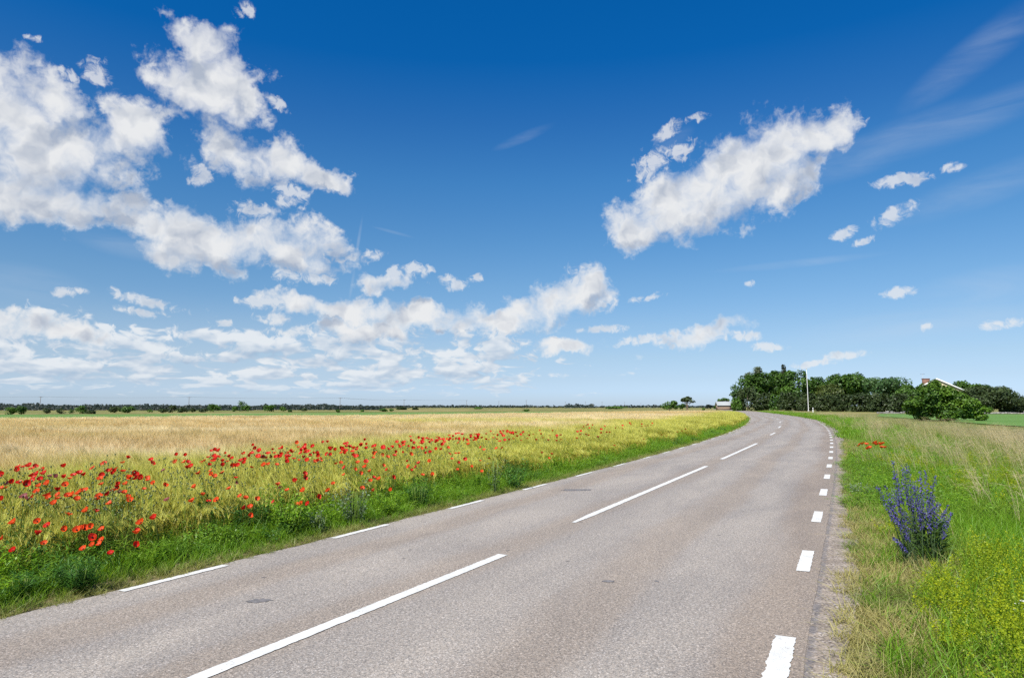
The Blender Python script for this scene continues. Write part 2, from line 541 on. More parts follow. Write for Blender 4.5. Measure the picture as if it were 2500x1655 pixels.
# ------------------------------------------------------------------ scatter (one object whose points carry copies of a few mesh clumps)
def scatter(name, pts, protos, rot=None, scl=None, tint=None, idx=None, label=None, cat=None, val=None):
    n_ = len(pts)
    me = bpy.data.meshes.new(name)
    me.vertices.add(n_)
    me.vertices.foreach_set('co', np.asarray(pts, np.float32).ravel())
    rot = np.zeros((n_, 3)) if rot is None else rot
    scl = np.ones((n_, 3)) if scl is None else scl
    tint = np.zeros(n_) if tint is None else tint
    idx = RNG.integers(0, len(protos), n_) if idx is None else idx
    a = me.attributes.new('rot', 'FLOAT_VECTOR', 'POINT')
    a.data.foreach_set('vector', np.asarray(rot, np.float32).ravel())
    a = me.attributes.new('scl', 'FLOAT_VECTOR', 'POINT')
    a.data.foreach_set('vector', np.asarray(scl, np.float32).ravel())
    a = me.attributes.new('tint', 'FLOAT', 'POINT')
    a.data.foreach_set('value', np.asarray(tint, np.float32).ravel())
    if val is not None:
        a = me.attributes.new('val', 'FLOAT', 'POINT')
        a.data.foreach_set('value', np.asarray(val, np.float32).ravel())
    a = me.attributes.new('idx', 'INT', 'POINT')
    a.data.foreach_set('value', np.asarray(idx, np.int32).ravel())
    o = bpy.data.objects.new(name, me)
    COL.objects.link(o)
    g = bpy.data.node_groups.new(name + '_scatter', 'GeometryNodeTree')
    g.interface.new_socket('Geometry', in_out='INPUT', socket_type='NodeSocketGeometry')
    g.interface.new_socket('Geometry', in_out='OUTPUT', socket_type='NodeSocketGeometry')
    n = NT(g)
    gi, go = n.add('NodeGroupInput'), n.add('NodeGroupOutput')
    join = n.add('GeometryNodeJoinGeometry')
    for p in reversed(protos):
        oi = n.add('GeometryNodeObjectInfo')
        oi.inputs['Object'].default_value = p
        oi.inputs['As Instance'].default_value = False
        gti = n.add('GeometryNodeGeometryToInstance')
        g.links.new(oi.outputs['Geometry'], gti.inputs[0])
        g.links.new(gti.outputs[0], join.inputs[0])

    def named(nm, typ):
        nd = n.add('GeometryNodeInputNamedAttribute', data_type=typ)
        nd.inputs['Name'].default_value = nm
        return nd.outputs[0]
    iop = n.add('GeometryNodeInstanceOnPoints')
    g.links.new(gi.outputs[0], iop.inputs['Points'])
    g.links.new(join.outputs[0], iop.inputs['Instance'])
    iop.inputs['Pick Instance'].default_value = True
    g.links.new(named('idx', 'INT'), iop.inputs['Instance Index'])
    e2r = n.add('FunctionNodeEulerToRotation')
    g.links.new(named('rot', 'FLOAT_VECTOR'), e2r.inputs[0])
    g.links.new(e2r.outputs[0], iop.inputs['Rotation'])
    g.links.new(named('scl', 'FLOAT_VECTOR'), iop.inputs['Scale'])
    g.links.new(iop.outputs[0], go.inputs[0])
    md = o.modifiers.new('scatter', 'NODES')
    md.node_group = g
    tag(o, label, cat, None, 'stuff')
    return o

# ------------------------------------------------------------------ the lines of the road, unrolled on the flat ground (x as a function of y)
LEFT_PX = [(0, 1516), (64.6, 1494), (144.6, 1480), (222, 1460.5), (323, 1436), (387, 1419), (439, 1404), (516.5, 1387), (600, 1366.5), (672.5, 1348), (745, 1330.5), (797, 1317.5),
           (890, 1294), (962.6, 1274), (1035, 1255), (1087, 1242), (1175, 1222), (1270, 1198.5), (1321, 1185), (1388, 1166), (1439, 1154), (1500, 1136), (1652.7, 1096.7), (1688.7, 1086),
           (1715, 1078.7), (1738, 1071), (1757, 1063.5), (1772, 1057.8), (1793, 1050), (1810, 1042.6), (1823.6, 1033), (1829.7, 1024.5), (1825.5, 1017.9), (1818, 1013), (1804.6, 1008.4), (1787.5, 1004.6)]
RIGHT_PX = [(1905, 1610), (1968, 1371), (1995, 1264), (2009.9, 1203.7), (2020, 1164), (2026, 1135.6), (2028.8, 1115), (2030, 1099.8), (2030.2, 1088), (2029.5, 1079), (2029, 1070.6), (2027.7, 1063.6),
            (2025.6, 1057.9), (2023.5, 1053), (2021.3, 1049), (2017.8, 1044.5), (2013.8, 1040.7), (2009.9, 1037.8), (2000.6, 1031.9), (1990.4, 1027.3), (1979.5, 1023.8)]


def fit(pts, deg):
    Wp = np.array([P(*q) for q in pts])
    return np.polyfit(np.log(Wp[:, 1] + 6), Wp[:, 0], deg, w=1 / Wp[:, 1])


CL, CR = fit(LEFT_PX, 5), fit(RIGHT_PX, 5)


def _curve(c, y, lo, hi):
    y = np.asarray(y, float)
    yc = np.clip(y, lo, hi)
    x = np.polyval(c, np.log(yc + 6))
    sl_lo = (np.polyval(c, math.log(lo + 6.5)) - np.polyval(c, math.log(lo + 6))) / 0.5
    return x + np.where(y < lo, (y - lo) * sl_lo, 0) + np.where(y > hi, (y - hi) * 0.255, 0)


def XL(y):
    return _curve(CL, y, 5.2, 200.0)


_gap = float(_curve(CR, 78.0, 4.4, 78.0) - XL(78.0))


def XR(y):                         # the edge line on the right
    y = np.asarray(y, float)
    return np.where(y < 78, _curve(CR, y, 4.4, 78.0), XL(y) + _gap)


YS = np.concatenate([np.arange(-6, 30, 0.25), np.arange(30, 90, 1.0), np.arange(90, 420, 4.0)])


class Line:
    """A road line with arc length, for offsets to its right (+) or left (-)."""

    def __init__(self, fx):
        self.p = np.stack([fx(YS), YS], 1)
        d = np.gradient(self.p, axis=0)
        d /= np.linalg.norm(d, axis=1)[:, None]
        self.n = np.stack([d[:, 1], -d[:, 0]], 1)
        self.t = np.concatenate([[0], np.cumsum(np.linalg.norm(np.diff(self.p, axis=0), axis=1))])

    def at(self, t, s):
        px_ = np.interp(t, self.t, self.p[:, 0])
        py_ = np.interp(t, self.t, self.p[:, 1])
        nx = np.interp(t, self.t, self.n[:, 0])
        ny = np.interp(t, self.t, self.n[:, 1])
        return px_ + nx * s, py_ + ny * s

    def offset(self, x, y):
        """signed distance to the right of the line (good near the line), arc length"""
        x, y = np.asarray(x, float), np.asarray(y, float)
        # start at the same y, then two projection steps
        yy = y.copy()
        for _ in range(4):
            lx = np.interp(yy, YS, self.p[:, 0])
            nx = np.interp(yy, YS, self.n[:, 0])
            ny = np.interp(yy, YS, self.n[:, 1])
            along = (x - lx) * (-ny) + (y - yy) * nx
            yy = np.clip(yy + along * nx * 0.9, -6, 415)
        lx = np.interp(yy, YS, self.p[:, 0])
        nx = np.interp(yy, YS, self.n[:, 0])
        ny = np.interp(yy, YS, self.n[:, 1])
        return (x - lx) * nx + (y - yy) * ny, np.interp(yy, YS, self.t)


LL, LR = Line(XL), Line(XR)


def ribbon(name, line, s0, s1, z, mat, t0, t1, ncol, step=0.25, jag0=0.0, jag1=0.0, label=None, cat=None):
    ts = [t0]
    while ts[-1] < t1:
        ts.append(ts[-1] + step * (1 + max(0, ts[-1] - 25) * 0.04))
    ts[-1] = t1
    ts = np.array(ts)
    f0 = s0(ts) if callable(s0) else np.full(len(ts), s0)
    f1 = s1(ts) if callable(s1) else np.full(len(ts), s1)
    f0 = f0 + jag0 * (vnoise(ts, ts * 0, 0.35, 5) - 0.5) * 2
    f1 = f1 + jag1 * (vnoise(ts, ts * 0 + 9, 0.35, 8) - 0.5) * 2
    V, UV = [], []
    for k in range(ncol + 1):
        s = f0 + (f1 - f0) * k / ncol
        x, y = line.at(ts, s)
        V.append(np.stack([x, y, np.full(len(ts), z)], 1))
        UV.append(np.stack([s, ts], 1))
    V, UV = np.stack(V, 1), np.stack(UV, 1)
    n, c_ = len(ts), ncol + 1
    i = (np.arange(n - 1) * c_)[:, None] + np.arange(ncol)[None]
    q = np.stack([i, i + 1, i + c_ + 1, i + c_], -1).reshape(-1, 4)
    mb = MB()
    mb.add(V.reshape(-1, 3), q)
    o = mb.build(name, mat)
    a = o.data.attributes.new('su', 'FLOAT', 'POINT')
    a.data.foreach_set('value', UV[..., 0].ravel().astype(np.float32))
    a = o.data.attributes.new('sv', 'FLOAT', 'POINT')
    a.data.foreach_set('value', UV[..., 1].ravel().astype(np.float32))
    tag(o, label, cat, None, 'structure')
    return o


# --- asphalt
def asphalt_mat():
    m_, n = new_mat('old_asphalt')
    geo = n.add('ShaderNodeNewGeometry').outputs['Position']
    su = n.add('ShaderNodeAttribute', attribute_name='su').outputs['Fac']
    sv = n.add('ShaderNodeAttribute', attribute_name='sv').outputs['Fac']
    # chippings of different stone
    vo = n.add('ShaderNodeTexVoronoi', voronoi_dimensions='2D', ins={'Vector': geo, 'Scale': 125.0, 'Randomness': 1.0})
    rnd = n.add('ShaderNodeSeparateColor', ins={0: vo.outputs['Color']}).outputs
    stone = n.mix(n.ss(rnd[0], 0.25, 0.75), (0.272, 0.240, 0.208), (0.350, 0.308, 0.268))
    stone = n.mix(n.ss(rnd[1], 0.55, 0.95), stone, (0.262, 0.246, 0.226))
    stone = n.mix(n.ss(rnd[2], 0.74, 0.90, 0, 0.6), stone, (0.125, 0.115, 0.112))
    stone = n.mix(n.ss(rnd[2], 0.10, 0.02), stone, (0.46, 0.42, 0.39))
    gap = n.ss(vo.outputs['Distance'], 0.35, 0.75)
    stone = n.mix(n.m('MULTIPLY', gap, 0.35), stone, (0.09, 0.085, 0.085))
    fine = n.noise(geo, 46.0, 4, 0.75, 0, '2D')
    stone = n.mix(1.0, stone, n.mix(n.ss(fine, 0.30, 0.70), (0.74, 0.73, 0.715), (1.24, 1.23, 1.20)), 'MULTIPLY')
    # lanes: polished pale wheel tracks, browner crowns between them, all wandering a little along the road
    wob = n.noise(n.add('ShaderNodeCombineXYZ', ins={0: n.m('MULTIPLY', su, 0.6), 1: n.m('MULTIPLY', sv, 0.12)}).outputs[0], 1.0, 5, 0.6, 0, '2D')
    uu = n.m('ADD', su, n.m('MULTIPLY', n.m('SUBTRACT', wob, 0.5), 0.9))
    track = n.m('COSINE', n.m('MULTIPLY', n.m('ADD', uu, 0.75), 2 * math.pi / 1.42))
    stone = n.mix(n.ss(track, -0.4, 1.0, 0, 0.9), stone, n.mix(1.0, stone, (1.06, 1.06, 1.05), 'MULTIPLY'))
    stone = n.mix(n.ss(track, 0.1, -1.0, 0, 0.9), stone, n.mix(1.0, stone, (0.97, 0.915, 0.85), 'MULTIPLY'))
    blot = n.noise(n.add('ShaderNodeCombineXYZ', ins={0: n.m('MULTIPLY', su, 1.2), 1: n.m('MULTIPLY', sv, 0.35)}).outputs[0], 1.0, 7, 0.65, 0.3, '2D')
    stone = n.mix(1.0, stone, n.mix(n.ss(blot, 0.25, 0.75), (0.86, 0.86, 0.87), (1.10, 1.09, 1.07)), 'MULTIPLY')
    # the outer strip beside the edge line is darker and redder, with a tarred crack along its rim
    outer = n.m('MULTIPLY', n.ss(uu, -0.75, -0.1), 0.55)
    stone = n.mix(outer, stone, n.mix(1.0, stone, (0.82, 0.78, 0.755), 'MULTIPLY'))
    # bitumen bleeding beside the centre line, and small dark spots
    ctr = n.m('MULTIPLY', n.ss(n.m('ABSOLUTE', n.m('ADD', su, 2.52)), 0.42, 0.0), n.ss(blot, 0.40, 0.62))
    stone = n.mix(n.m('MULTIPLY', ctr, 0.45), stone, n.mix(1.0, stone, (0.72, 0.73, 0.76), 'MULTIPLY'))
    sp = n.add('ShaderNodeTexVoronoi', voronoi_dimensions='2D', ins={'Vector': geo, 'Scale': 1.1, 'Randomness': 1.0})
    spot = n.m('MULTIPLY', n.ss(sp.outputs['Distance'], 0.035, 0.012), n.ss(n.add('ShaderNodeSeparateColor', ins={0: sp.outputs['Color']}).outputs[0], 0.55, 0.60))
    stone = n.mix(n.m('MULTIPLY', spot, 0.7), stone, (0.07, 0.065, 0.065))
    b = n.add('ShaderNodeBump', ins={'Strength': 0.35, 'Distance': 0.005, 'Height': n.m('MULTIPLY_ADD', vo.outputs['Distance'], -0.6, n.m('MULTIPLY', fine, 0.5))}).outputs[0]
    principled(n, stone, 0.82, 0.35, b)
    return m_


def gravel_mat():
    m_, n = new_mat('shoulder_gravel')
    geo = n.add('ShaderNodeNewGeometry').outputs['Position']
    su = n.add('ShaderNodeAttribute', attribute_name='su').outputs['Fac']
    vo = n.add('ShaderNodeTexVoronoi', voronoi_dimensions='2D', ins={'Vector': geo, 'Scale': 70.0})
    rnd = n.add('ShaderNodeSeparateColor', ins={0: vo.outputs['Color']}).outputs
    c_ = n.mix(n.ss(rnd[0], 0.2, 0.8), (0.225, 0.190, 0.155), (0.300, 0.250, 0.205))
    c_ = n.mix(n.ss(rnd[1], 0.75, 0.95), c_, (0.37, 0.33, 0.30))
    c_ = n.mix(n.ss(rnd[2], 0.80, 0.92), c_, (0.115, 0.10, 0.09))
    big = n.noise(geo, 5.0, 6, 0.65, 0, '2D')
    c_ = n.mix(1.0, c_, n.mix(n.ss(big, 0.3, 0.7), (0.80, 0.78, 0.76), (1.15, 1.14, 1.12)), 'MULTIPLY')
    # a broken grey-blue tar seam where asphalt and shoulder meet
    seam = n.m('MULTIPLY', n.ss(n.m('ABSOLUTE', n.m('SUBTRACT', n.m('ADD', su, n.m('MULTIPLY', n.m('SUBTRACT', big, 0.5), 0.06)), 0.15)), 0.045, 0.012), n.ss(n.noise(geo, 9.0, 5, 0.7, 0, '2D'), 0.38, 0.55))
    c_ = n.mix(n.m('MULTIPLY', seam, 0.65), c_, (0.13, 0.125, 0.13))
    b = n.add('ShaderNodeBump', ins={'Strength': 0.6, 'Distance': 0.006, 'Height': n.m('ADD', n.m('MULTIPLY', vo.outputs['Distance'], -0.6), big)}).outputs[0]
    principled(n, c_, 0.9, 0.2, b)
    return m_


def paint_mat(wear):
    m_, n = new_mat('road_paint')
    geo = n.add('ShaderNodeNewGeometry').outputs['Position']
    f = n.noise(geo, 130.0, 4, 0.7, 0, '2D')
    g_ = n.noise(geo, 6.0, 5, 0.6, 0, '2D')
    c_ = n.mix(n.ss(g_, 0.3, 0.7), (0.54, 0.535, 0.50), (0.66, 0.655, 0.62))
    c_ = n.mix(n.m('MULTIPLY', n.ss(f, 0.62 - wear, 0.78 - wear), 0.75), c_, (0.30, 0.27, 0.26))
    chip = n.m('MULTIPLY', n.ss(n.noise(geo, 38.0, 6, 0.72, 0, '2D'), 0.60, 0.66), n.ss(n.noise(geo, 2.3, 3, 0.5, 0, '2D'), 0.40, 0.62))
    c_ = n.mix(n.m('MULTIPLY', chip, 0.8), c_, (0.27, 0.245, 0.22))
    principled(n, c_, 0.7, 0.3, n.add('ShaderNodeBump', ins={'Strength': 0.4, 'Distance': 0.003, 'Height': f}).outputs[0])
    return m_


ASPHALT, GRAVEL, PAINT, PAINT_W = asphalt_mat(), gravel_mat(), paint_mat(0.05), paint_mat(0.07)

# the road: from the left rim to just beyond the right edge line
tmax = LR.t[-1] - 2


def left_rim(ts):
    x, y = LR.at(ts, 0)
    s, _ = LL.offset(x, y)
    return -s                       # width to the left of the right edge line


ribbon('road', LR, left_rim, 0.135, 0.012, ASPHALT, 0.0, tmax, 10, 0.25, 0.035, 0.012, 'two lane country road of pale worn asphalt curving away to the trees', 'road')
ribbon('road_shoulder', LR, 0.125, lambda t: np.interp(t, [0, 11, 13, 28, 36, 52, 70, 400], [0.30, 0.34, 0.46, 0.42, 0.46, 0.56, 0.45, 0.35]), 0.008, GRAVEL, 0.0, tmax, 6, 0.2, 0.010, 0.08,
       'narrow grey gravel shoulder between the asphalt and the right verge', 'road shoulder')


def mark(mb, line, t0, t1, s, width, z=0.017, jag=0.005):
    n = max(2, int((t1 - t0) / 0.012)) if t0 < 40 else 8
    ts = np.linspace(t0, t1, n + 1)
    wa, wb = (vnoise(ts, ts * 0 + q, 0.05, 3, 4) - 0.5 for q in (1.0, 7.0))
    a = s - width / 2 + wa * jag * 5 + RNG.normal(0, jag * 0.35, n + 1)
    b = s + width / 2 + wb * jag * 5 + RNG.normal(0, jag * 0.35, n + 1)
    x0, y0 = line.at(ts + RNG.normal(0, jag, n + 1) * (np.arange(n + 1) % n == 0), a)
    x1, y1 = line.at(ts, b)
    v = np.stack([np.stack([x0, y0, np.full(n + 1, z)], 1), np.stack([x1, y1, np.full(n + 1, z)], 1)], 1).reshape(-1, 3)
    i = np.arange(n)[:, None] * 2
    mb.add(v, np.concatenate([i, i + 1, i + 3, i + 2], 1))


def t_of(line, px, py):
    x, y = P(px, py)
    return float(line.offset(np.array([x]), np.array([y]))[1][0]), float(line.offset(np.array([x]), np.array([y]))[0][0])


mb = MB()
tA, _ = t_of(LR, 1968, 1371)       # the second dash from the camera; 3 m from dash to dash
k = -3
while tA + k * 3.0 < 175:
    tc_ = tA + k * 3.0
    mark(mb, LR, tc_ - 0.5, tc_ + 0.5, 0.0, 0.115 if k > -1 else 0.13, jag=0.0025 if k > -1 else 0.005)
    k += 1
tag(mb.build('road_edge_marking', PAINT), 'short white edge dashes along the right rim of the road', 'road marking', None, 'structure')
mb = MB()
for tc_ in [11.2, 13.82, 16.36, 18.9, 21.5, 24.2] + [26.9 + 2.72 * k for k in range(62)]:
    mark(mb, LL, tc_ - 0.52, tc_ + 0.52, 0.065, 0.085, jag=0.003)
tag(mb.build('road_edge_marking', PAINT), 'short white edge dashes along the left rim of the road', 'road marking', None, 'structure')
mb = MB()
CENTRE = [((495, 1655), (1228, 1357)), ((1400, 1278), (1725, 1139)), ((1762, 1122), (1848, 1083)), ((1880.7, 1062.6), (1892.5, 1056.4)), ((1900.4, 1044.9), (1906.0, 1040.7)),
          ((1903.5, 1031.5), (1905.5, 1029.5)), ((1896.5, 1023.2), (1900.5, 1022)), ((1883, 1018.9), (1887, 1018.2)), ((1868, 1015.8), (1872, 1015.2))]
for i, (a, b) in enumerate(CENTRE):
    pa, pb = np.array(P(*a)), np.array(P(*b))
    if i == 0:
        pa = pb + (pa - pb) * 2.5
    d = (pb - pa) / np.linalg.norm(pb - pa)
    nn = np.array([d[1], -d[0]])
    L_ = np.linalg.norm(pb - pa)
    n = max(6, int(L_ / 0.03)) if i < 2 else 12
    sag = np.zeros(n + 1)
    f = np.linspace(0, 1, n + 1)
    v = []
    for j in range(n + 1):
        c_ = pa + d * L_ * f[j]
        wd = 0.105 if i < 2 else 0.115
        if i == 1 and f[j] < 0.07:
            wd = 0.05 + 0.055 * f[j] / 0.07
        e = RNG.normal(0, 0.0025, 2)
        v += [(*(c_ - nn * (wd / 2 + e[0])), 0.017), (*(c_ + nn * (wd / 2 + e[1])), 0.017)]
    ii = np.arange(n)[:, None] * 2
    mb.add(v, np.concatenate([ii, ii + 1, ii + 3, ii + 2], 1))
tag(mb.build('road_centre_marking', PAINT), 'long white strokes of the centre line', 'road marking', None, 'structure')

# tar patches and a seam on the asphalt
TAR = simple('tar', (0.150, 0.140, 0.136), 0.8, 0.3, 0.3, 25)
mb = MB()
for px, py, a, b in [(633, 1470, 0.085, 0.030), (1407 * 1.055, 1348 * 1.055, 0.055, 0.018), (1520 * 1.055, 1348 * 1.055, 0.02, 0.012), (1333 * 1.055, 1135 * 1.055, 0.30, 0.06)]:
    x, y = P(px, py)
    th = np.linspace(0, 2 * math.pi, 22, endpoint=False)
    rr = 1 + RNG.normal(0, 0.13, 22)
    t_ = R(10)
    vx, vy = a * np.cos(th) * rr, b * 2.2 * np.sin(th) * rr
    v = np.stack([x + vx * math.cos(t_) - vy * math.sin(t_), y + vx * math.sin(t_) + vy * math.cos(t_), np.full(22, 0.0145)], 1)
    mb.add(np.concatenate([v, [(x, y, 0.0145)]]), None, [(i, (i + 1) % 22, 22) for i in range(22)])
pa, pb = np.array(P(1829, 1032.5)), np.array(P(1893, 1029.5))
for i in range(20):
    c0, c1 = pa + (pb - pa) * i / 20, pa + (pb - pa) * (i + 1) / 20
    wv = np.array([0.0, 0.35 + 0.15 * math.sin(i * 1.7)])
    mb.add([(*c0, .0145), (*c1, .0145), (*(c1 + wv), .0145), (*(c0 + wv), .0145)], [(0, 1, 2, 3)])
tag(mb.build('tar_patch', TAR), 'dark tar spots and a patched seam on the asphalt', 'tar patch', None, 'structure')

# ------------------------------------------------------------------ ground


def ground_mat():
    m_, n = new_mat('pasture')
    geo = n.add('ShaderNodeNewGeometry').outputs['Position']
    yv = n.add('ShaderNodeSeparateXYZ', ins={0: geo}).outputs
    streak = n.noise(n.add('ShaderNodeMapping', ins={0: geo, 3: (0.012, 0.035, 1)}).outputs[0], 1.0, 8, 0.65, 0, '2D')
    fine = n.noise(geo, 1.4, 8, 0.7, 0, '2D')
    c_ = n.mix(n.ss(streak, 0.35, 0.68), (0.11, 0.14, 0.030), (0.30, 0.235, 0.105))
    c_ = n.mix(n.ss(n.noise(geo, 0.05, 8, 0.7, 0, '2D'), 0.52, 0.68), c_, (0.055, 0.085, 0.020))
    c_ = n.mix(1.0, c_, n.mix(fine, (0.6, 0.6, 0.6), (1.4, 1.4, 1.4)), 'MULTIPLY')
    # bare earth and thatch under the plants near the road
    near = n.ss(yv[1], 60.0, 30.0)
    soil = n.mix(n.ss(n.noise(geo, 7.0, 8, 0.7, 0, '2D'), 0.35, 0.65), (0.085, 0.085, 0.032), (0.21, 0.17, 0.085))
    c_ = n.mix(near, c_, soil)
    principled(n, c_, 0.95, 0.1, n.add('ShaderNodeBump', ins={'Strength': 0.6, 'Distance': 0.05, 'Height': fine}).outputs[0])
    return m_


mb = MB()
xs = np.concatenate([[-9000, -3000, -800], np.linspace(-240, 240, 33), [800, 3000, 9000]])
ys = np.concatenate([[-400, -60, -12], np.linspace(0, 400, 41), [700, 1500, 4000, 9000]])
gx, gy = np.meshgrid(xs, ys)
gz = np.zeros_like(gx)
v = np.stack([gx, gy, gz], -1).reshape(-1, 3)
nx_ = len(xs)
i = (np.arange(len(ys) - 1) * nx_)[:, None] + np.arange(nx_ - 1)[None]
mb.add(v, np.stack([i, i + 1, i + nx_ + 1, i + nx_], -1).reshape(-1, 4))
tag(mb.build('ground', ground_mat()), 'flat rough pasture reaching to the horizon', 'ground', None, 'structure')

# ------------------------------------------------------------------ plant colours
BARLEY = plant('barley_stalk', (0.150, 0.185, 0.016), (0.430, 0.400, 0.048), (0.490, 0.405, 0.080), ripe=(0.66, 0.535, 0.305), gold=(0.51, 0.37, 0.15), trans=0.35, gloss=0.35, hpow=0.8)
AWN = plant('barley_awn', (0.48, 0.47, 0.070), (0.60, 0.57, 0.130), (0.52, 0.53, 0.090), ripe=(0.79, 0.660, 0.415), gold=(0.63, 0.475, 0.225), trans=0.35, gloss=0.4)
GRASS = plant('green_grass', (0.060, 0.150, 0.008), (0.155, 0.365, 0.016), (0.240, 0.380, 0.028), ripe=(0.34, 0.28, 0.10), trans=0.42, gloss=0.35)
LUSH = plant('lush_leaf', (0.070, 0.150, 0.010), (0.170, 0.360, 0.020), (0.250, 0.380, 0.030), ripe=(0.035, 0.105, 0.030), trans=0.38, gloss=0.3)
STRAW = plant('dry_grass', (0.21, 0.19, 0.060), (0.52, 0.44, 0.20), (0.34, 0.33, 0.09), ripe=(0.13, 0.19, 0.035), trans=0.3, gloss=0.3)
SEED = plant('seed_head', (0.32, 0.30, 0.10), (0.74, 0.61, 0.42), (0.68, 0.52, 0.37), ripe=(0.38, 0.36, 0.14), trans=0.35, gloss=0.3)
BED = plant('bedstraw', (0.075, 0.185, 0.010), (0.460, 0.480, 0.010), (0.290, 0.400, 0.014), ripe=(0.150, 0.250, 0.022), trans=0.4, gloss=0.2)
GREY = plant('grey_leaf', (0.060, 0.100, 0.035), (0.210, 0.270, 0.170), (0.140, 0.200, 0.105), trans=0.3, gloss=0.25)
DARKW = plant('dark_leaf', (0.026, 0.075, 0.012), (0.062, 0.175, 0.028), (0.095, 0.215, 0.028), trans=0.32, gloss=0.3)


def proto(mb, name, mats):
    return mb.build(name, mats, link=False)


def disc(n, rad):
    a = RNG.uniform(0, 2 * math.pi, n)
    r_ = rad * np.sqrt(RNG.random(n))
    return np.stack([r_ * np.cos(a), r_ * np.sin(a), np.zeros(n)], 1)


def leanvec(n, bias, spread):
    a = RNG.uniform(0, 2 * math.pi, n)
    m_ = np.abs(RNG.normal(0, spread, n))
    return np.stack([np.cos(a) * m_ + bias[0], np.sin(a) * m_ + bias[1], np.zeros(n)], 1)


WIND = np.array([-0.75, 0.45])      # the way the stalks lean


def barley(n, rad, hgt=0.72, awns=7, segs=3, wide=1.0):
    mb = MB()
    b = disc(n, rad)
    h_ = hgt * RNG.uniform(0.80, 1.06, n)
    le = leanvec(n, WIND * 0.05, 0.05)
    up = np.array([0, 0, 1.0])
    vec = up[None] * (h_ * 0.86)[:, None]
    bend = le * 1.6
    rr = RNG.random(n)
    mb.strips(b, vec, bend, np.full(n, 0.0058 * wide), segs, ([0, 1], [1, 0.8]), r=rr, h1=0.75)
    top = b + vec + bend
    # leaves
    nl = n
    f = RNG.uniform(0.35, 0.75, nl)
    lb = b + vec * f[:, None] + bend * (f ** 2)[:, None]
    la = leanvec(nl, (0, 0), 0.10)
    mb.strips(lb, la + up * 0.10, la * 0.8 - up * RNG.uniform(0.03, 0.20, nl)[:, None], np.full(nl, 0.011 * wide), 2, r=rr * 0.7, h0=0.3, h1=0.9)
    # ears with long silky awns; the ears of one clump lean the same way, like brush strokes
    a_ = RNG.uniform(0, 2 * math.pi)
    com = np.array([math.cos(a_) * 0.28 + WIND[0] * 0.25, math.sin(a_) * 0.28 + WIND[1] * 0.25])
    ed = leanvec(n, com, 0.20)
    ed[:, 2] = RNG.uniform(0.55, 1.3, n)
    ed /= np.linalg.norm(ed, axis=1)[:, None]
    L_ = RNG.uniform(0.06, 0.085, n)
    ear = ed * L_[:, None]
    for s_ in range(2):
        mb.strips(top, ear, up * -0.008 * np.ones((n, 1)), np.full(n, 0.0095 * wide), 2, ([0, 0.3, 1], [0.7, 1, 0.5]), r=rr, h0=0.9, h1=1.0)
    for k in range(awns):
        f = RNG.uniform(0.10, 1.0, n)
        st = top + ear * f[:, None]
        ad = ed + RNG.normal(0, 0.13, (n, 3))
        ad /= np.linalg.norm(ad, axis=1)[:, None]
        mb.strips(st, ad * RNG.uniform(0.13, 0.21, n)[:, None], (up * -0.03 + ed * [1, 1, 0] * 0.02) * np.ones((n, 1)), np.full(n, 0.0034 * wide), 2, ([0, 1], [1, 0.2]), r=rr, mi=1)
    return mb


def grass_tuft(n, rad, hgt, width, spread=0.5, segs=3):
    mb = MB()
    b = disc(n, rad)
    h_ = hgt * RNG.uniform(0.45, 1.1, n)
    le = leanvec(n, WIND * 0.12, spread) * h_[:, None]
    mb.strips(b, le * 0.4 + np.array([0, 0, 1.0]) * h_[:, None], le * 0.9 - np.array([0, 0, 1.0]) * (h_ * RNG.uniform(0.0, 0.35, n))[:, None], width * RNG.uniform(0.6, 1.3, n), segs)
    return mb


def tall_grass(n, rad, hgt, lean=0.22, heads=True, hw=1.0):
    mb = MB()
    b = disc(n, rad)
    h_ = hgt * RNG.uniform(0.65, 1.1, n)
    le = leanvec(n, WIND * lean, 0.13) * h_[:, None]
    up = np.array([0, 0, 1.0])
    vec, bend = up * h_[:, None] + le * 0.25, le - up * (0.10 * h_)[:, None]
    rr = RNG.random(n)
    mb.strips(b, vec, bend, np.full(n, 0.0045), 4, ([0, 1], [1, 0.7]), r=rr, h1=0.7, mi=1)
    f = RNG.uniform(0.15, 0.6, n)
    lb = b + vec * f[:, None] + bend * (f ** 2)[:, None]
    la = leanvec(n, WIND * 0.1, 0.16)
    mb.strips(lb, la + up * 0.16, la * 0.9 - up * RNG.uniform(0.0, 0.25, n)[:, None], np.full(n, 0.008), 3, r=rr, h0=0.3)
    if heads:
        top = b + vec + bend
        hd = vec * 0.25 + bend * 1.9
        hd /= np.linalg.norm(hd, axis=1)[:, None]
        st = top - hd * 0.13
        for k in range(8):
            f = RNG.random(n)
            q = st + hd * (0.19 * f)[:, None]
            d = hd + RNG.normal(0, 0.17, (n, 3))
            mb.strips(q, d * 0.07, -up * 0.015 * np.ones((n, 1)), np.full(n, 0.0055 * hw), 1, ([0, 1], [1, 0.3]), r=rr, h0=0.8, h1=1.0, mi=1)
    return mb


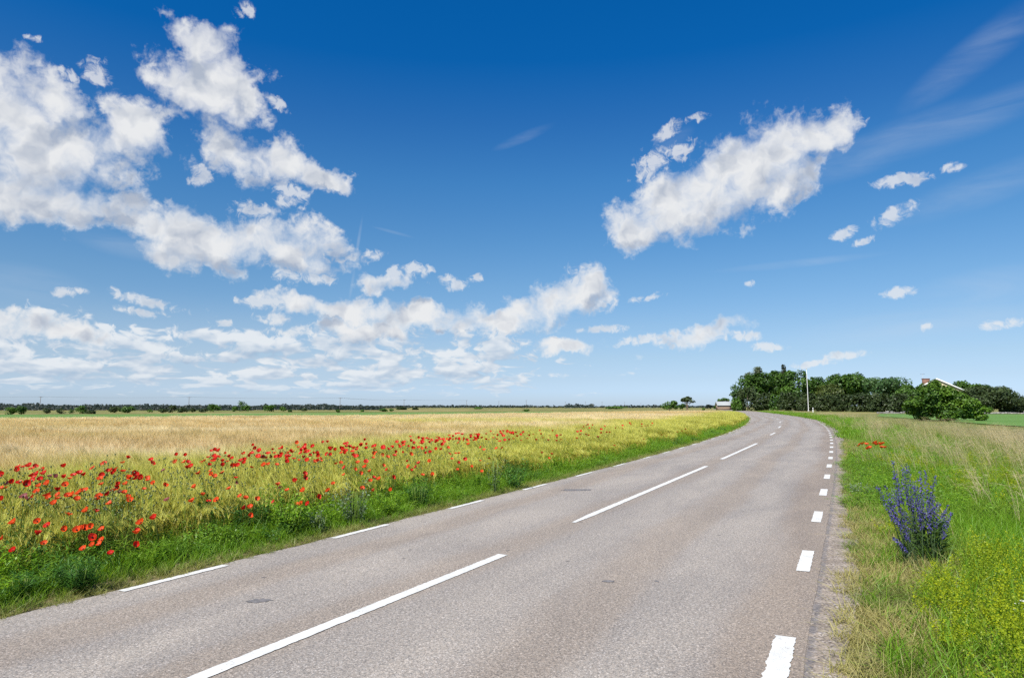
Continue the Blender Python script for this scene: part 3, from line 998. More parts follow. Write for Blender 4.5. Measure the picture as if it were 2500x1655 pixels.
def leafy(n_stem, rad, hgt, leaf=0.035, per=16, mats=0, feather=False, spread=0.25):
    """A bushy herb: leaning stems set with small leaves."""
    mb = MB()
    b = disc(n_stem, rad * 0.5)
    h_ = hgt * RNG.uniform(0.6, 1.1, n_stem)
    out = b / (np.linalg.norm(b, axis=1)[:, None] + 1e-6)
    le = out * spread * h_[:, None] + leanvec(n_stem, WIND * 0.03, 0.10)
    up = np.array([0, 0, 1.0])
    vec, bend = up * h_[:, None] + le * 0.5, le * 0.7
    rr = RNG.random(n_stem)
    mb.strips(b, vec, bend, np.full(n_stem, 0.006), 3, r=rr, h1=0.6)
    for k in range(per):
        f = RNG.uniform(0.12, 1.03, n_stem)
        q = b + vec * f[:, None] + bend * (f ** 2)[:, None]
        if feather:
            d = RNG.normal(0, 1, (n_stem, 3))
            d[:, 2] = np.abs(d[:, 2]) * 0.6 + 0.2
            d /= np.linalg.norm(d, axis=1)[:, None]
            mb.strips(q, d * leaf * 2.2, -up * leaf * 0.6 * np.ones((n_stem, 1)), np.full(n_stem, leaf * 0.22), 2, r=rr, h0=0.3 + 0.5 * float(f.mean()), h1=1.0)
        else:
            nrm = RNG.normal(0, 0.6, (n_stem, 3)) + up
            off = RNG.normal(0, leaf * 0.8, (n_stem, 3))
            mb.leaves(q + off, nrm, leaf * RNG.uniform(0.6, 1.4, n_stem), 0.5, r=np.clip(rr + RNG.normal(0, .2, n_stem), 0, 1), h=np.clip(f, 0, 1))
    return mb


def bedstraw(n_stem, rad, hgt):
    mb = MB()
    b = disc(n_stem, rad)
    h_ = hgt * RNG.uniform(0.6, 1.1, n_stem)
    le = leanvec(n_stem, WIND * 0.10, 0.16) * h_[:, None]
    up = np.array([0, 0, 1.0])
    vec, bend = up * h_[:, None], le - up * (0.06 * h_)[:, None]
    rr = RNG.random(n_stem)
    mb.strips(b, vec, bend, np.full(n_stem, 0.0035), 3, ([0, 1], [1, .6]), r=rr, h1=0.5)
    for k in range(10):            # whorls of narrow leaves
        f = RNG.uniform(0.05, 0.7, n_stem)
        q = b + vec * f[:, None] + bend * (f ** 2)[:, None]
        d = RNG.normal(0, 1, (n_stem, 3))
        d[:, 2] *= 0.4
        d /= np.linalg.norm(d, axis=1)[:, None]
        mb.strips(q, d * 0.022, up * -0.004 * np.ones((n_stem, 1)), np.full(n_stem, 0.004), 1, r=rr, h0=0.2, h1=0.35)
    for k in range(34):            # foamy yellow panicles
        f = RNG.uniform(0.55, 1.04, n_stem)
        q = b + vec * f[:, None] + bend * (f ** 2)[:, None] + RNG.normal(0, 1, (n_stem, 3)) * (0.030 * (1.25 - f))[:, None]
        mb.leaves(q, RNG.normal(0, 1, (n_stem, 3)) + up * 0.7, RNG.uniform(0.008, 0.017, n_stem), 0.8, r=rr * 0.6, h=np.clip(f, 0.7, 1))
    return mb


PB_NEAR = [proto(barley(13, 0.12, awns=9), 'barley_clump', [BARLEY, AWN]) for _ in range(6)]
PB_MID = [proto(barley(70, 0.30, awns=7, segs=2, wide=1.25), 'barley_clump', [BARLEY, AWN]) for _ in range(5)]
PB_FAR = [proto(barley(190, 0.75, awns=6, segs=1, wide=1.9), 'barley_clump', [BARLEY, AWN]) for _ in range(4)]
PG = [proto(grass_tuft(34, 0.08, 0.24, 0.0075), 'grass_tuft', [GRASS]) for _ in range(5)]
PGF = [proto(grass_tuft(70, 0.30, 0.30, 0.020, segs=2), 'grass_tuft', [GRASS]) for _ in range(4)]
PL = [proto(leafy(12, 0.20, 0.36, 0.034, 22), 'lush_herb', [LUSH]) for _ in range(3)] + [proto(leafy(14, 0.2, 0.34, 0.042, 20, feather=True), 'lush_herb', [LUSH]) for _ in range(3)]
PD = [proto(grass_tuft(26, 0.07, 0.13, 0.0055, spread=0.9), 'dry_tuft', [STRAW]) for _ in range(5)]
PT = [proto(tall_grass(9, 0.10, 0.80), 'tall_grass', [GRASS, SEED]) for _ in range(5)]
PTF = [proto(tall_grass(70, 0.40, 0.85, hw=1.0), 'tall_grass', [GRASS, SEED]) for _ in range(4)]
PM = [proto(grass_tuft(30, 0.10, 0.42, 0.0075, spread=0.42, segs=4), 'meadow_tuft', [GRASS]) for _ in range(5)]
PY = [proto(bedstraw(9, 0.10, 0.42), 'bedstraw_clump', [BED]) for _ in range(5)]


def in_frame(x, y, ztop=0.9, margin=260):
    f = y * math.cos(PITCH) + (0.3 - EYE) * math.sin(PITCH)
    px_ = 1250 + F * x / np.maximum(f, 0.05)
    fb = y * math.cos(PITCH) + (ztop - EYE) * math.sin(PITCH)
    py_ = 827.5 - F * (-y * math.sin(PITCH) + (ztop - EYE) * math.cos(PITCH)) / np.maximum(fb, 0.05)
    return (y > 1.0) & (px_ > -margin - 2600 / np.maximum(y, 1.0)) & (px_ < 2500 + margin + 2600 / np.maximum(y, 1.0)) & (py_ < 1655 + 320)


def jitter_grid(x0, x1, y0, y1, d):
    xs_ = np.arange(x0, x1, d)
    ys_ = np.arange(y0, y1, d)
    gx_, gy_ = np.meshgrid(xs_, ys_)
    n = gx_.size
    return gx_.ravel() + RNG.uniform(-.5, .5, n) * d, gy_.ravel() + RNG.uniform(-.5, .5, n) * d


def along(line, t0, t1, s0, s1, d):
    """jittered points beside a road line: offsets s0..s1, arc length t0..t1"""
    ts_ = np.arange(t0, t1, d)
    ss_ = np.arange(s0, s1, d)
    a, b = np.meshgrid(ts_, ss_)
    a = a.ravel() + RNG.uniform(-.5, .5, a.size) * d
    b = b.ravel() + RNG.uniform(-.5, .5, b.size) * d
    x, y = line.at(a, b)
    return x, y, b, a


def spin(n, tilt=0.10):
    return np.stack([RNG.normal(0, tilt, n), RNG.normal(0, tilt, n), RNG.uniform(0, 2 * math.pi, n)], 1)


BUGX, BUGY = at(2248, 6.7), 6.7


def off_bugloss(x, y):
    """nothing tall grows in or right in front of the big flowering plant"""
    return np.hypot(x - BUGX, y - BUGY) > 0.30


def off_front(x, y):
    u = (x - BUGX * y / BUGY) / 0.34
    return ~((np.abs(u) < 1) & (y < BUGY) & (y > BUGY - 0.75))


def even(n, lo, hi):
    s_ = RNG.uniform(lo, hi, n)
    return np.stack([s_, s_, s_], 1)


# --- where the barley stands: from 1.3 m beside the road to the far rim of the field
FAR_PX = [(-200, 1022), (0, 1020), (300, 1018.3), (600, 1016.2), (850, 1014), (1100, 1011.5), (1300, 1008.5), (1500, 1004.8), (1640, 1003.2), (1760, 1002.6)]
FARW = np.array([P(a, b, 0.80) for a, b in FAR_PX])


def far_y(x):
    return np.interp(x, FARW[:, 0], FARW[:, 1])


def crop_h(s):
    """height of the plants, s metres left of the road's rim"""
    return np.interp(s, [0, 0.15, 0.5, 0.9, 1.3, 1.8, 2.4, 4.0], [0.05, 0.13, 0.24, 0.38, 0.50, 0.59, 0.66, 0.72])


def left_s(x, y):
    return -LL.offset(x, y)[0]


def ripeness(x, y, s):
    r_ = sstep(s + (vnoise(x, y, 2.2, 3) - 0.5) * 2.6, 2.6, 5.6)
    wave = vnoise(x * 0.22, y, 2.6, 21, 3)
    r_ = r_ * (0.62 + 0.58 * wave)
    green = sstep(vnoise(x * 0.3, y, 6.0, 44), 0.66, 0.78) * 0.55
    return np.clip(r_ - green, 0, 1)


def field_points(y0, y1, d):
    x, y = jitter_grid(-0.86 * y1 - 4, 0.62 * y1 + 3, y0, y1, d)
    k = in_frame(x, y)
    x, y = x[k], y[k]
    s = left_s(x, y)
    edge = 0.90 + (vnoise(x, y, 1.3, 6) - 0.5) * 0.8
    k = (s > edge) & (y < far_y(x)) & (x < np.where(y > 60, 0.62 * y, 999))
    return x[k], y[k], s[k]


cells = []
for (y0, y1, d, pr, nm) in [(2.0, 13, 0.155, PB_NEAR, 'near'), (13, 24, 0.30, PB_MID, 'mid'), (24, 46, 0.42, PB_MID, 'mid2'), (46, 135, 0.66, PB_FAR, 'far')]:
    x, y, s = field_points(y0, y1, d)
    n = len(x)
    hs_ = crop_h(s) / 0.72 * (0.93 + 0.16 * vnoise(x, y, 2.0, 9)) * RNG.uniform(0.93, 1.07, n)
    wd = RNG.uniform(0.9, 1.15, n)
    scatter('barley', np.stack([x, y, np.zeros(n)], 1), pr, np.stack([RNG.normal(0, .06, n), RNG.normal(0, .06, n), RNG.normal(0, 0.5, n)], 1), np.stack([wd, wd, hs_], 1), ripeness(x, y, s), val=np.clip(sstep(vnoise(x * 0.16, y * (1 + 0 * x), np.interp(y, [5, 20, 60, 130], [0.8, 1.4, 2.6, 4.0]), 55, 3), 0.42, 0.62) * 0.9 + RNG.normal(0, .12, n), 0, 1),
            label={'near': 'bearded barley standing nearest the camera, yellow green', 'mid': 'ripening bearded barley around the band of poppies', 'mid2': 'tan ripe barley in the middle of the field', 'far': 'pale ripe barley along the far rim of the field'}[nm], cat='barley')
    print('barley', nm, n)

# soil and straw seen between the stalks: a low undulating bed, well under the ears
BEDM = simple('straw_bed', (0.50, 0.385, 0.19), 0.95, 0.1, 0.22, 2.5, 0.4)
yy = np.concatenate([np.arange(3, 30, 1.0), np.arange(30, 132, 3.0)])
V = []
NC = 40
for y_ in yy:
    x1 = float(XL(y_)) - 2.6
    x0 = -0.86 * y_ - 6
    V.append([(x0 + (x1 - x0) * k / NC, y_) for k in range(NC + 1)])
V = np.array(V)
ok = V[..., 1] < far_y(V[..., 0]) - 0.5
zz = np.where(-LL.offset(V[..., 0].ravel(), V[..., 1].ravel())[0].reshape(V.shape[:2]) > 3.2, 0.42, 0.10)
zz = np.interp(V[..., 1], [13, 16, 24, 40], [0.14, 0.34, 0.54, 0.62]) * np.where(zz > 0.3, 1, 0.3)
mb = MB()
q = []
for i in range(len(yy) - 1):
    for k in range(NC):
        if ok[i, k] and ok[i, k + 1] and ok[i + 1, k] and ok[i + 1, k + 1]:
            a = i * (NC + 1) + k
            q.append((a, a + 1, a + NC + 2, a + NC + 1))
mb.add(np.concatenate([V, zz[..., None]], -1).reshape(-1, 3), q)
tag(mb.build('barley_field', BEDM), 'straw coloured ground of the barley field', 'field', None, 'structure')

# --- left verge: short grass at the rim, lush herbs towards the barley
X_, Y_, S_, T_ = [], [], [], []
for (t0, t1, d) in [(3, 26, 0.115), (26, 45, 0.16), (45, 200, 0.34)]:
    x, y, s, t = along(LL, t0, t1, -1.75, 0.02, d)
    X_.append(x), Y_.append(y), S_.append(-s), T_.append(np.full(len(x), d))
x, y, s, dd = map(np.concatenate, (X_, Y_, S_, T_))
k = in_frame(x, y) & (RNG.random(len(x)) < np.interp(s, [-.02, 0.06, 0.3, 1.2, 1.75], [0.6, 0.95, 1.0, 0.8, 0.2]))
x, y, s, dd = x[k], y[k], s[k], dd[k]
near = dd < 0.3
for sel, pr, base in ((near, PG, 0.24), (~near, PGF, 0.30)):
    n = int(sel.sum())
    h_ = np.clip(np.interp(s[sel], [0, 0.15, 0.5, 1.0, 1.75], [0.055, 0.11, 0.20, 0.28, 0.36]) / base, 0.2, 2) * RNG.uniform(0.8, 1.2, n)
    dry = sstep(0.32 - s[sel] + (vnoise(x[sel], y[sel], 0.8, 4) - .5) * 0.5, 0.05, 0.45) * 0.75
    wd = np.clip(h_ * 1.1, 0.55, 1.3)
    scatter('verge_grass', np.stack([x[sel], y[sel], np.zeros(n)], 1), pr, spin(n, .15), np.stack([wd, wd, h_], 1), dry, label='short green grass along the left rim of the road' if pr is PG else 'green grass along the left rim of the road far off', cat='grass')
x, y, s, t = along(LL, 6, 40, -0.22, 0.03, 0.085)
k = in_frame(x, y) & (RNG.random(len(x)) < np.interp(vnoise(x, y, 0.6, 19), [0.3, 0.6], [0.35, 0.9]))
x, y, s = x[k], y[k], s[k]
n = len(x)
scatter('dry_grass', np.stack([x, y, np.zeros(n)], 1), PD, spin(n, .2), np.stack([np.full(n, .8), np.full(n, .8), RNG.uniform(.35, .8, n)], 1), np.clip(vnoise(x, y, .4, 3) * 1.1, 0, 1), label='thin fringe of dry yellowish grass on the left rim of the asphalt', cat='grass')
X_, Y_, S_, T_ = [], [], [], []
for (t0, t1, d) in [(3, 26, 0.185), (26, 45, 0.27), (45, 190, 0.50)]:
    x, y, s, t = along(LL, t0, t1, -2.0, -0.35, d)
    X_.append(x), Y_.append(y), S_.append(-s), T_.append(np.full(len(x), d))
x, y, s, dd = map(np.concatenate, (X_, Y_, S_, T_))
dens = np.interp(s, [0.35, 0.55, 0.95, 1.4, 2.0], [0.35, 0.9, 0.75, 0.25, 0.04]) * np.interp(vnoise(x, y, 0.9, 12), [0.25, 0.6], [0.45, 1.0])
k = in_frame(x, y) & (RNG.random(len(x)) < dens)
x, y, s, dd = x[k], y[k], s[k], dd[k]
n = len(x)
h_ = crop_h(s) / 0.36 * RNG.uniform(0.75, 1.12, n) * (0.8 + 0.4 * vnoise(x, y, 1.2, 14))
wd = np.where(dd > .4, 1.8, 1.0) * RNG.uniform(0.8, 1.2, n)
dark = sstep(vnoise(x, y, 1.6, 18), 0.52, 0.72) * 0.8
scatter('verge_weeds', np.stack([x, y, np.zeros(n)], 1), PL, spin(n, .12), np.stack([wd, wd, h_], 1), dark, label='bright green leafy weeds between the road and the barley', cat='weeds')
print('left weeds', n)

# --- right verge
def bedpatch(x, y):
    return vnoise(x, y, 1.0, 101) + np.interp(y, [5, 7, 10, 13, 16, 34], [0.15, 0.08, 0.01, 0.06, -0.06, -0.12])


X_, Y_, S_, T_ = [], [], [], []
for (t0, t1, d) in [(3, 24, 0.085), (24, 40, 0.14)]:
    x, y, s, t = along(LR, t0, t1, 0.20, 1.7, d)
    X_.append(x), Y_.append(y), S_.append(s), T_.append(t)
x, y, s, t_ = map(np.concatenate, (X_, Y_, S_, T_))
rim = np.interp(t_, [0, 11.4, 12.5, 28, 36, 52], [0.22, 0.25, 0.33, 0.30, 0.34, 0.46]) + (vnoise(x, y, 0.45, 2) - .5) * 0.26
k = in_frame(x, y) & (s > rim) & (RNG.random(len(x)) < np.interp(s - rim, [0, 0.08, 0.6, 1.3], [0.35, 0.9, 0.8, 0.15]))
x, y, s = x[k], y[k], s[k]
n = len(x)
h_ = np.interp(s, [0.2, 0.5, 1.0, 1.7], [0.5, 0.85, 1.15, 1.4]) * RNG.uniform(0.7, 1.3, n)
grn = np.clip(sstep(vnoise(x, y, 0.7, 40), 0.52, 0.75) * 0.9 + sstep(s, 0.6, 1.3) * 0.35, 0, 1)
scatter('dry_grass', np.stack([x, y, np.zeros(n)], 1), PD, spin(n, .2), np.stack([np.ones(n), np.ones(n), h_], 1), grn, label='straw coloured dry grass along the gravel shoulder', cat='grass')
print('dry', n)
X_, Y_, S_, T_ = [], [], [], []
for (t0, t1, d, s1) in [(3, 24, 0.13, 6.0), (24, 42, 0.24, 8.0), (42, 230, 0.62, 7.0)]:
    x, y, s, t = along(LR, t0, t1, 0.45, s1, d)
    X_.append(x), Y_.append(y), S_.append(s), T_.append(np.full(len(x), d))
x, y, s, dd = map(np.concatenate, (X_, Y_, S_, T_))
k = in_frame(x, y, 0.6) & (RNG.random(len(x)) < np.interp(s, [0.45, 0.75, 1.2], [0.12, 0.6, 1.0]) * np.interp(bedpatch(x, y), [0.46, 0.62], [1.0, 0.7]))
k &= off_bugloss(x, y) & off_front(x, y)
k &= s < np.interp(y, [0, 25, 45, 80, 230], [7, 5.5, 4.6, 5.0, 6.0]) + (vnoise(x, y, 6, 61) - .5) * 1.6
x, y, s, dd = x[k], y[k], s[k], dd[k]
for sel, pr, wm in ((dd < 0.4, PM, 1.0), (dd >= 0.4, PGF, 1.7)):
    n = int(sel.sum())
    base = 0.42 if pr is PM else 0.30
    h_ = np.interp(s[sel], [0.5, 1.0, 2.0, 5.0], [0.16, 0.30, 0.40, 0.46]) / base * (0.7 + 0.6 * vnoise(x[sel], y[sel], 1.1, 70)) * RNG.uniform(0.8, 1.15, n)
    dry = np.clip(sstep(vnoise(x[sel], y[sel], 1.5, 71), 0.50, 0.85) * 0.35 + sstep(s[sel], 2.5, 6.0) * 0.18, 0, 1)
    wd = np.full(n, wm)
    scatter('meadow_grass', np.stack([x[sel], y[sel], np.zeros(n)], 1), pr, spin(n, .14), np.stack([wd, wd, h_], 1), dry, label='knee high green meadow grass on the right verge' if pr is PM else 'green meadow grass on the right verge towards the bend', cat='grass')
    print('meadow', n)
X_, Y_, S_, T_ = [], [], [], []
for (t0, t1, d, s1) in [(3, 26, 0.20, 7.5), (26, 60, 0.72, 8.0), (60, 230, 1.2, 7.0)]:
    x, y, s, t = along(LR, t0, t1, 0.9, s1, d)
    X_.append(x), Y_.append(y), S_.append(s), T_.append(np.full(len(x), d))
x, y, s, dd = map(np.concatenate, (X_, Y_, S_, T_))
k = in_frame(x, y, 0.9) & (RNG.random(len(x)) < np.interp(s, [0.9, 1.8, 3.0, 5.0], [0.03, 0.28, 0.75, 1.0]) * np.interp(y, [7, 9, 14, 25, 60], [0.0, 0.75, 0.85, 0.62, 0.55]) * np.interp(vnoise(x, y, np.interp(y, [8, 30, 100], [1.8, 3.5, 8]), 81), [0.35, 0.6], [0.12, 1.0]))
k &= s < np.interp(y, [0, 25, 45, 80, 230], [7.5, 5.5, 4.8, 5.2, 6.0]) + (vnoise(x, y, 6, 61) - .5) * 1.6
x, y, s, dd = x[k], y[k], s[k], dd[k]
for sel, pr in ((dd < 0.3, PT), (dd >= 0.3, PTF)):
    n = int(sel.sum())
    h_ = np.interp(s[sel], [0.9, 2, 4, 7], [0.75, 0.90, 1.05, 1.05]) * RNG.uniform(0.85, 1.1, n) * np.interp(y[sel], [40, 90, 150], [1.0, 0.85, 0.7])
    wd = RNG.uniform(0.9, 1.2, n)
    scatter('tall_grass', np.stack([x[sel], y[sel], np.zeros(n)], 1), pr, np.stack([RNG.normal(0, .07, n), RNG.normal(0, .07, n), RNG.normal(0, .45, n)], 1), np.stack([wd, wd, h_], 1), np.clip(vnoise(x[sel], y[sel], 2.5, 90) * 1.3 - 0.1, 0, 1),
            label='tall flowering grass with pinkish tan heads leaning in the wind' if pr is PT else 'tall tan flowering grass farther along the right verge', cat='grass')
    print('tall', n)
X_, Y_, S_, T_ = [], [], [], []
for (t0, t1, d, s1) in [(3.0, 17, 0.15, 4.2), (17, 34, 0.3, 4.0)]:
    x, y, s, t = along(LR, t0, t1, 0.75, s1, d)
    X_.append(x), Y_.append(y), S_.append(s), T_.append(np.full(len(x), d))
x, y, s, dd = map(np.concatenate, (X_, Y_, S_, T_))
patch = bedpatch(x, y)
k = in_frame(x, y, 0.5) & (RNG.random(len(x)) < 0.85 * sstep(patch, 0.46, 0.64)) & (s > 0.85 + (vnoise(x, y, .5, 5) - .5) * 0.4) & off_bugloss(x, y) & off_front(x, y)
x, y, s = x[k], y[k], s[k]
n = len(x)
scatter('bedstraw_weeds', np.stack([x, y, np.zeros(n)], 1), PY, spin(n, .14), np.stack([np.ones(n)] * 2 + [np.interp(s, [.8, 1.2, 3], [.6, .95, 1.15]) * RNG.uniform(.75, 1.1, n)], 1), RNG.random(n) * 0.7, label='yellow green bedstraw in foamy flower on the right verge', cat='weeds')
print('bedstraw', n)
x, y, s, t = along(LR, 11, 32, 0.5, 2.6, 0.20)
k = in_frame(x, y, 0.5) & (RNG.random(len(x)) < sstep(vnoise(x, y, 2.4, 131) + np.interp(t, [11, 15, 19, 26, 32], [-.25, -0.05, .18, .12, -.1]) - 0.06 * np.abs(s - 1.2), 0.45, 0.6))
x, y, s = x[k], y[k], s[k]
n = len(x)
h_ = np.interp(s, [0.5, 1.0, 2.6], [0.45, 0.8, 0.95]) * RNG.uniform(.75, 1.1, n)
scatter('verge_weeds', np.stack([x, y, np.zeros(n)], 1), PL, spin(n, .12), np.stack([np.ones(n), np.ones(n), h_], 1), RNG.random(n) * 0.3, label='lush green leafy weeds on the right verge around the small poppy group', cat='weeds')

# ------------------------------------------------------------------ trees and bushes
def leafmat(name, dark, lite, trans=0.28):
    m_, n = new_mat(name)
    r_ = n.add('ShaderNodeAttribute', attribute_name='r').outputs['Fac']
    c_ = n.mix(r_, dark, lite)
    d1 = n.add('ShaderNodeBsdfPrincipled', ins={'Base Color': c_, 'Roughness': 0.5, 'Specular IOR Level': 0.3})
    d2 = n.add('ShaderNodeBsdfTranslucent', ins={'Color': n.mix(1.0, c_, (1.2, 1.15, 0.5), 'MULTIPLY')})
    mx = n.add('ShaderNodeMixShader', ins={0: trans, 1: d1.outputs[0], 2: d2.outputs[0]})
    n.add('ShaderNodeOutputMaterial', ins={0: mx})
    return m_


LEAF = {
    'dark': leafmat('dark_green_leaves', (0.026, 0.070, 0.010), (0.100, 0.190, 0.026)),
    'mid': leafmat('green_leaves', (0.032, 0.080, 0.012), (0.115, 0.220, 0.030)),
    'olive': leafmat('olive_leaves', (0.028, 0.048, 0.015), (0.078, 0.112, 0.036)),
    'airy': leafmat('light_green_leaves', (0.036, 0.085, 0.026), (0.100, 0.180, 0.050)),
    'pale': leafmat('grey_green_leaves', (0.090, 0.120, 0.065), (0.190, 0.220, 0.120)),
    'bright': leafmat('fresh_green_leaves', (0.024, 0.068, 0.008), (0.135, 0.245, 0.022)),
    'fir': leafmat('brownish_needles', (0.022, 0.036, 0.014), (0.058, 0.062, 0.026)),
    'yellow': leafmat('yellow_green_leaves', (0.050, 0.080, 0.018), (0.120, 0.150, 0.036)),
    'far': leafmat('far_leaves', (0.010, 0.018, 0.015), (0.030, 0.046, 0.036)),
}
BARK = simple('bark', (0.13, 0.10, 0.075), 0.95, 0.1, 0.4, 8, 0.5)


def crown_mesh(lobes, leaf, n, seed, gaps=0.35, flat=0.4):
    """leaf clumps spread through a set of uneven lobes; clumps of light and dark growth, gaps between the boughs"""
    rg = np.random.default_rng(seed)
    L_ = np.array(lobes, float)
    wts = (L_[:, 3] * L_[:, 4] * L_[:, 5]) ** (2 / 3)
    k = rg.choice(len(L_), n * 2, p=wts / wts.sum())
    d = rg.normal(size=(n * 2, 3))
    d /= np.linalg.norm(d, axis=1)[:, None]
    lump = vnoise(d[:, 0] * 2 + k * 9.7, d[:, 1] * 2 + d[:, 2] * 1.7 + k * 3.1, 0.55, seed, 3)
    rad = rg.random(n * 2) ** 0.28 * (0.72 + 0.50 * lump)
    c_ = L_[k, :3] + d * rad[:, None] * L_[k, 3:6]
    # boughs: thin the leaves where a coarse field is low
    f = vnoise(c_[:, 0] / leaf * 0.30 + c_[:, 2] / leaf * 0.13, c_[:, 1] / leaf * 0.30 + c_[:, 2] / leaf * 0.32, 1.0, seed + 3, 2)
    keep = rg.random(n * 2) < sstep(f, gaps, gaps + 0.22) * 0.9 + 0.1
    c_, d = c_[keep][:n], d[keep][:n]
    nrm = d * 0.8 + rg.normal(0, 0.55, c_.shape) + np.array([0, 0, flat])
    size = leaf * rg.uniform(0.55, 1.35, len(c_))
    r_ = np.clip(vnoise(c_[:, 0] / leaf * 0.16, c_[:, 1] / leaf * .16 + c_[:, 2] / leaf * 0.22, 1.0, seed + 8, 3) * 1.1 - 0.1 + rg.normal(0, 0.16, len(c_)), 0, 1)
    mb = MB()
    mb.leaves(c_, nrm, size, 0.75, r=r_)
    return mb


def trunk_mesh(h, r_, lobes, seed):
    rg = np.random.default_rng(seed + 77)
    mb = MB()
    lean = rg.normal(0, 0.03, 2) * h
    pts = [(lean[0] * f ** 2, lean[1] * f ** 2, h * f) for f in np.linspace(0, 1, 6)]
    mb.tube(pts, np.linspace(r_, r_ * 0.45, 6), 7)
    for L_ in lobes[:7]:
        f = rg.uniform(0.35, 0.85)
        a = np.array([lean[0] * f ** 2, lean[1] * f ** 2, h * f])
        b = np.array(L_[:3])
        m_ = (a + b) / 2 + np.array([0, 0, -0.06 * h])
        mb.tube([a, m_, b], [r_ * 0.42, r_ * 0.28, r_ * 0.10], 5)
    return mb


SEEDN = [100]


def tree(name, label, cat, x, y, lobes, kind, leaf, n, trunk=None, group=None, gaps=0.35):
    SEEDN[0] += 1
    o = empty(name, (x, y, 0))
    tag(o, label, cat, group)
    crown_mesh(lobes, leaf, n, SEEDN[0], gaps).build('crown', LEAF[kind], o)
    th, tr = trunk if trunk else (max(l[2] for l in lobes) * 0.7, 0.05 * max(l[2] for l in lobes))
    trunk_mesh(th, tr, lobes, SEEDN[0]).build('trunk', BARK, o, smooth=True)
    return o


def round_lobes(w_, h0, h1, seed, k=7, squash=0.8):
    """lobes for a crown of the width w_ between the heights h0 and h1"""
    rg = np.random.default_rng(seed)
    H_ = h1 - h0
    out = [(0, 0, h0 + H_ * 0.50, w_ * 0.36, w_ * 0.34, H_ * 0.42)]
    for i in range(k):
        a = i * 2 * math.pi / k + rg.uniform(-.4, .4)
        z = rg.uniform(0.22, 0.72)
        rr = math.sqrt(max(0.05, 1 - (2 * z - 1) ** 2)) * 0.5 * w_
        q = rg.uniform(0.22, 0.34)
        out.append((math.cos(a) * (rr - q * w_ * 0.62), math.sin(a) * (rr - q * w_ * 0.62) * 0.9, h0 + H_ * z, w_ * q, w_ * q, min(H_ * 0.30, w_ * q * squash)))
    for i in range(3):
        out.append((rg.uniform(-.2, .2) * w_, rg.uniform(-.2, .2) * w_, h0 + H_ * rg.uniform(0.70, 0.80), w_ * 0.22, w_ * 0.22, H_ * 0.20))
    return out


def wall_lobes(w_, h1, seed):
    # a shrub leafy down to the ground
    rg = np.random.default_rng(seed)
    out = []
    for i in range(5):
        f = (i + 0.5) / 5 - 0.5
        out.append((f * w_ * 0.95, rg.uniform(-.4, .4), h1 * 0.24, w_ * 0.17, w_ * 0.2, h1 * 0.27))
        out.append((f * w_ * 0.85, rg.uniform(-.5, .5), h1 * rg.uniform(0.48, 0.60), w_ * 0.17, w_ * 0.2, h1 * 0.24))
    for i in range(3):
        f = (i + 0.5) / 3 - 0.5 + rg.uniform(-.08, .08)
        out.append((f * w_ * 0.7, rg.uniform(-.4, .4), h1 * rg.uniform(0.72, 0.80), w_ * 0.17, w_ * 0.2, h1 * 0.22))
    return out


def place(px0, px1, ptop, dist, base=0.0, k=7, skirt=0.12, squash=0.8):
    """a crown that spans px0..px1 and reaches ptop when it stands dist metres off"""
    x = at((px0 + px1) / 2, dist)
    w_ = (px1 - px0) / F * dist
    h1 = height(ptop, dist)
    return x, dist, round_lobes(w_, skirt * h1, h1, int(px0 * 7 + ptop), k, squash), w_, h1


def px_tree(name, label, cat, px0, px1, ptop, dist, kind, leaf, n, group=None, skirt=0.12, gaps=0.33, k=7):
    x, y, lobes, w_, h1 = place(px0, px1, ptop, dist, k=k, skirt=skirt)
    if skirt == 0.0:
        lobes = wall_lobes(w_, h1, int(px0 + ptop))
    else:
        w2 = w_ * 1.12
        lobes = round_lobes(w2, skirt * h1, h1 * 1.02, int(px0 * 7 + ptop), k)
    return tree(name, label, cat, x, y, lobes, kind, leaf * (0.78 if skirt else 0.9), int(n * 2.3), (h1 * 0.66, max(0.05, h1 * 0.022)), group, gaps)


GROVE = 'trees of the grove behind the bend'
px_tree('slender_tree', 'slender thin leaved tree at the left end of the grove beside the road', 'tree', 1784, 1812, 930, 262, 'airy', 0.75, 700, GROVE, gaps=0.45)
px_tree('poplar_tree', 'pale grey green tree rising behind the dark grove at its left end', 'tree', 1822, 1868, 893, 300, 'pale', 0.7, 1500, GROVE, gaps=0.40, skirt=0.35)
px_tree('broadleaf_tree', 'broad dark green tree in front of the pale grey green one', 'tree', 1806, 1880, 910, 275, 'dark', 1.0, 3000, GROVE, skirt=0.2)
px_tree('broadleaf_tree', 'dark tree with a bumpy top left of the brownish pointed tree', 'tree', 1862, 1916, 903, 280, 'dark', 1.0, 2400, GROVE, skirt=0.2)
px_tree('broadleaf_tree', 'lighter green tree directly left of the white flagpole', 'tree', 1906, 1968, 902, 272, 'mid', 1.0, 2900, GROVE, skirt=0.2)
